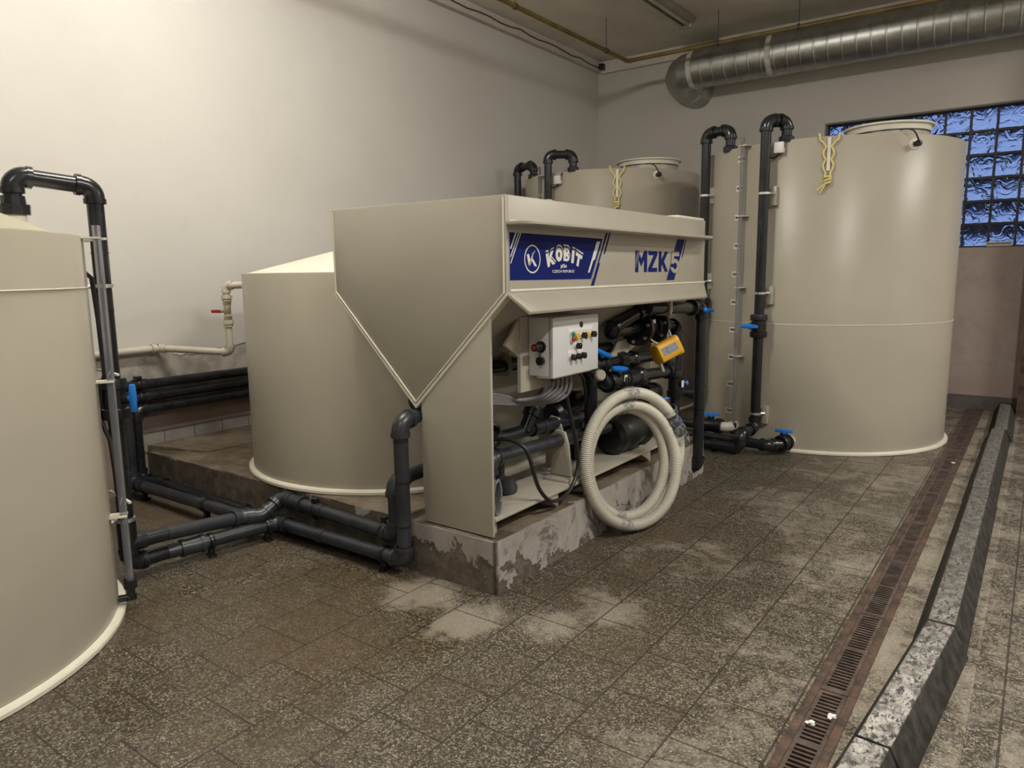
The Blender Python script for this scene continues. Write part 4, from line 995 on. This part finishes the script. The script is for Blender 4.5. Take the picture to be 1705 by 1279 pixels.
for y in (4.44, 4.70):
    for k in range(6):
        a = k*PI/3+.3
        finish('flange_bolt', MB().cyl((-2.20+.09*math.cos(a), y-.012, 1.218+.09*math.sin(a)), (-2.20+.09*math.cos(a), y, 1.218+.09*math.sin(a)), .012, n=8), 'steel', t)
valve(t, (-2.20, 5.10, .76), (0, 0, 1), .037, (.75, .66, 0), (.75, .66, .0), L=.20, hl=.05)
finish('valve_label', MB().box((-2.135, 5.06, .74), (-2.131, 5.10, .79)), 'label', t, smooth=False)
finish('pipe_bracket', MB().prism([(-2.27, 4.30, 1.14), (-2.27, 4.80, 1.16), (-2.27, 4.80, 1.12), (-2.27, 4.62, 1.10), (-2.27, 4.45, 1.055), (-2.27, 4.20, 1.04)], (-.016, 0, 0)), 'pp', t)
t = thing('machine_pipe', (-2.08, 4.7, 1.35), 'black pipe under the hood leading to the right hand riser', 'pipework')
pipe_run(t, [(-2.085, 4.36, 1.365), (-2.07, 5.255, 1.325), (-2.07, 5.255, .09), (-2.30, 5.255, .09)], .041)
valve(t, (-2.072, 5.11, 1.335), (0, 1, -.03), .036, (.92, .3, -.25), (.75, .6, 0), L=.13, hl=.05)
finish('pipe_bracket', MB().prism([(-2.03, 4.60, 1.42), (-2.03, 4.635, 1.42), (-2.03, 4.635, 1.33), (-2.03, 4.60, 1.30)], (-.1, 0, 0)), 'pp', t)
finish('joint_ring', MB().stack((-2.07, 5.255, .55), (0, 0, 1), [(0, .041), (0, .044), (.01, .044), (.01, .041)], 20), 'black', t)
t = thing('machine_pipe', (-2.2, 4.4, .9), 'black pipe with blue handled valves crossing below the flange pair', 'pipework')
pipe_run(t, [(-2.22, 3.60, 1.10), (-2.22, 3.80, 1.03), (-2.20, 4.00, .905), (-2.20, 4.30, .90), (-2.20, 4.98, .868), (-2.20, 4.98, .97), (-2.20, 5.07, .985)], .041)
pipe_run(t, [(-2.22, 3.86, .985), (-2.24, 3.90, .60)], .041)
finish('reducer', MB().stack((-2.20, 4.28, .90), (0, 1, -.04), [(0, .041), (.0, .055), (.14, .055), (.15, .066), (.21, .066), (.22, .050), (.28, .046)], 24), 'pvc', t)
finish('valve_label', MB().box((-2.140, 4.15, .90), (-2.136, 4.19, .94)), 'label', t, smooth=False)
valve(t, (-2.20, 4.11, .905), (0, 1, 0), .040, (.55, -.1, .84), (0, 1, -.12), L=.18, hl=.10)
finish('pipe_cap', MB().stack((-2.13, 3.80, .985), (.6, -.5, .1), [(0, .034), (.03, .034), (.04, .025)], 20), 'pp', t)
t = thing('machine_pipe', (-2.3, 4.3, 1.05), 'rear black pipe with a blue lever beside the control box', 'pipework')
pipe_run(t, [(-2.33, 3.62, 1.13), (-2.33, 4.30, 1.10)], .035); pipe_run(t, [(-2.28, 3.75, 1.03), (-2.28, 4.9, .985)], .038)
finish('reducer', MB().stack((-2.28, 4.30, 1.008), (0, 1, -.04), [(0, .04), (.0, .06), (.08, .065), (.09, .05), (.2, .05), (.21, .06), (.25, .06)], 20), 'pvc', t)
valve(t, (-2.26, 3.98, 1.02), (0, 1, -.03), .040, (.6, -.1, .8), (.1, 1, -.35), L=.2, hl=.10)
t = thing('machine_valve', (-2.25, 4.85, .72), 'lone lower right valve with blue handle above the hose', 'valve')
pipe_run(t, [(-2.28, 4.60, .84), (-2.28, 4.60, .73), (-2.28, 4.95, .71)], .036)
valve(t, (-2.27, 4.80, .722), (0, 1, 0), .042, (.6, .5, -.45), (.5, .8, .15), L=.18, hl=.06)
finish('outlet_cap', MB().cyl((-2.655, MY0+.03, .935), (-2.655, MY0+.34, .935), .052).cyl((-2.655, MY0+.024, .935), (-2.655, MY0+.04, .935), .06), 'black', mc)

# --- flow meter display
fm = thing('flow_meter', (-2.1, 4.62, 1.07), 'yellow flow meter with a grey label, hung tilted below the flange', 'meter')
ax = V((.50, .80, .38)).normalized(); c0 = V((-2.09, 4.50, 1.035)); 
u = ax.cross(V((0, 0, 1))).normalized(); w = u.cross(ax)
def octo(mb, c, prof, rad_scale=1.):
    rings = []
    for d, rr in prof:
        ring = []
        for k in range(32):
            a = 2*PI*k/32; q_ = 1/(abs(math.cos(a))**5+abs(math.sin(a))**5)**.2
            ring.append(mb.b.verts.new(c+ax*d+(u*math.cos(a+.25)+w*math.sin(a+.25))*rr*q_))
        rings.append(ring)
    for a, b in zip(rings, rings[1:]):
        for k in range(32): mb.face([a[k], a[(k+1) % 32], b[(k+1) % 32], b[k]])
    mb.face(rings[0][::-1]); mb.face(rings[-1]); return mb
finish('meter_housing', octo(MB(), c0, [(0, .048), (.008, .064), (.02, .068), (.15, .068), (.158, .072), (.178, .072), (.180, .062), (.172, .058)]), 'yellow', fm)
finish('meter_face', octo(MB(), c0, [(.170, .056), (.174, .056)]), 'steel', fm)
finish('meter_screen', MB().box((-.03, -.012, 0), (.03, .016, .003), Matrix.Translation(c0+ax*.175) @ Matrix((u, w, ax)).transposed().to_4x4()), 'ink', fm)
sdir = (V((.75, -.62, 0))-ax*V((.75, -.62, 0)).dot(ax)).normalized(); tdir = ax.cross(sdir)
best = max((u*math.cos(k*PI/2+.25)+w*math.sin(k*PI/2+.25) for k in range(4)), key=lambda v: v.dot(sdir))
finish('meter_label', MB().box((.025, -.026, .0665), (.145, .026, .0695), Matrix.Translation(c0) @ Matrix((ax, best.cross(ax), best)).transposed().to_4x4()), 'inkgrey', fm, smooth=False)
finish('hanging_wire', MB().sweep(smooth_path([c0+ax*.05+w*.066, (-2.12, 4.50, 1.14), (-2.14, 4.48, 1.17)]), .005, 8).sweep(smooth_path([c0+ax*.155+w*.066, (-2.06, 4.68, 1.17), (-2.10, 4.72, 1.205), (-2.09, 4.70, 1.15), c0+ax*.13+w*.068]), .005, 8), 'pp_pale', fm)
finish('cable_gland', MB().cyl(c0+ax*.02-w*.06, c0+ax*.02-w*.125, .013, n=12), 'steel', fm)

# --- pumps
def pump(x, y, z, L, R, label, head=.10):
    t = thing('pump', (x, y, .382), label, 'pump', 'black pumps on the machine base')
    prof = [(0, R*.55), (0, R*.92), (L*.12, R*1.05), (L*.30, R*1.05), (L*.34, R*.92), (L*.62, R*.92), (L*.66, R*1.10), (L*.70, R*1.10), (L*.72, R*.95)]
    finish('pump_motor', MB().stack((x, y, z), (0, 1, 0), prof, 32), 'black', t)
    fc = MB()
    fc.stack((x, y+L*.72, z), (0, 1, 0), [(0, R*.80), (L*.24, R*.80), (L*.27, R*.6)], 28)
    for k in range(28):
        a = 2*PI*k/28; c_, s_ = math.cos(a), math.sin(a)
        fc.sweep([(x+R*.84*c_, y+L*.72, z+R*.84*s_), (x+R*.84*c_, y+L*.97, z+R*.84*s_)], .006, 6)
    finish('fan_cover', fc, 'black', t)
    finish('terminal_box', MB().box((x-.045, y+L*.36, z+R*.85), (x+.045, y+L*.62, z+R*1.4)), 'black', t, bevel=.004)
    finish('pump_head', MB().stack((x, y-head, z), (0, 1, 0), [(0, R*.5), (0, R*.75), (head*.3, R*1.0), (head, R*1.0)], 28).cyl((x, y-head*.5, z), (x, y-head*.5, z+R*1.5), R*.33), 'black', t)
    finish('pump_foot', MB().box((x-.07, y+L*.2, .382), (x+.07, y+L*.5, z-R*.85)), 'black', t, bevel=.004)
    return t
pump(-2.28, 4.30, .505, .46, .125, 'nearer black pump motor seen through the middle of the hose coil')
pump(-2.47, 3.90, .70, .34, .085, 'rear black pump motor left of the hose, below the control box')

# ================================================================== HOSE
hz = thing('hose_coil', (-1.91, 3.94, 0), 'coil of cream ribbed hose leaning against the machine base', 'hose')
uu = V((.32, .947, 0)).normalized(); tilt = V((-.14, .05, 1)).normalized()
nn = uu.cross(tilt).normalized()       # towards the viewer side
hr = .0355
cen = V((-1.930, 3.955, 0))+tilt*.452
turns = 3
steps = 3*200
PH = .13*PI
def lerp_tab(tab, x):
    for (a, b), (c, d) in zip(tab, tab[1:]):
        if x <= c: u = (x-a)/(c-a); u = u*u*(3-2*u); return b+(d-b)*u
    return tab[-1][1]
RT = ((0, .415), (.5, .402), (.75, .388), (1.0, .365), (1.5, .338), (2.0, .338), (2.4, .345), (2.74, .402), (3.0, .415))
OT = ((0, .030), (.75, .030), (1.3, -.020), (2.0, -.050), (2.5, -.048), (2.8, -.025), (3.0, .030))
def hose_pt(s_):
    lay = s_*3; a = 2*PI*lay+PH
    R_ = lerp_tab(RT, lay); off = nn*lerp_tab(OT, lay)
    dz = -.022*lerp_tab(((0, 0), (1.2, 1), (2.4, 1), (3, 0)), lay)
    return cen+off+uu*(R_*math.cos(a))+tilt*(R_*math.sin(a)+dz)
npts = int(2*PI*.37*turns/.0026)
path = [hose_pt(k/npts) for k in range(npts+1)]
hm = MB(); n = 14; rings = []; up_ = nn.copy()
for i, p in enumerate(path):
    tt = (path[min(i+1, npts)]-path[max(i-1, 0)]).normalized(); up_ = (up_-tt*up_.dot(tt)).normalized(); ww = tt.cross(up_)
    rad = hr if (i % 4) in (0, 1, 2) else hr-.0032
    rings.append([hm.b.verts.new(p+(up_*math.cos(2*PI*k/n)+ww*math.sin(2*PI*k/n))*rad) for k in range(n)])
for i in range(npts):
    hm.mi = 1 if (i % 4) in (2, 3) and (i % 4) == 3 else 0
    a, b = rings[i], rings[i+1]
    for k in range(n): hm.face([a[k], a[(k+1) % n], b[(k+1) % n], b[k]])
hm.mi = 0; hm.face(rings[0][::-1]); hm.face(rings[-1])
finish('hose', hm, ['hose', 'hose_groove'], hz, angle=80)
for ang, w_ in ((PI*.5, .10), (-PI*.62, .09)):
    mb = MB()
    for lay in (0, 1, 2):
        s0 = (((ang-PH)/(2*PI)) % 1+lay)/3
        seg = [hose_pt(s0+(k/10-.5)*w_/(2*PI*.38*3)) for k in range(11)]
        mb.sweep(seg, [hr+.004+random.uniform(0, .005) for _ in seg], 14, caps=False)
    finish('film_wrap', mb, 'film', hz)
c0_, d0_ = hose_pt(0), (hose_pt(.004)-hose_pt(0)).normalized()
finish('hose_coupling', MB().stack(c0_-d0_*.075, d0_, [(0, hr-.004), (0, hr+.006), (.03, hr+.006), (.03, hr+.012), (.06, hr+.012), (.06, hr+.004), (.10, hr+.004), (.10, hr+.012), (.13, hr+.012), (.13, hr+.006), (.15, hr+.006), (.15, hr-.004)], 20), 'coupling', hz)
seg = [c0_+d0_*(-.13+.26*k/16) for k in range(17)]
finish('film_wrap', MB().sweep(seg, [hr+.014+random.uniform(0, .010) for _ in seg], 14, caps=False), 'film', hz)
finish('coupling_tag', MB().sweep([c0_+uu*.052-d0_*.02, c0_+uu*.056+d0_*.05], .014, 10), 'blue', hz)

for o in ORG:
    if 'org' in o: del o['org']
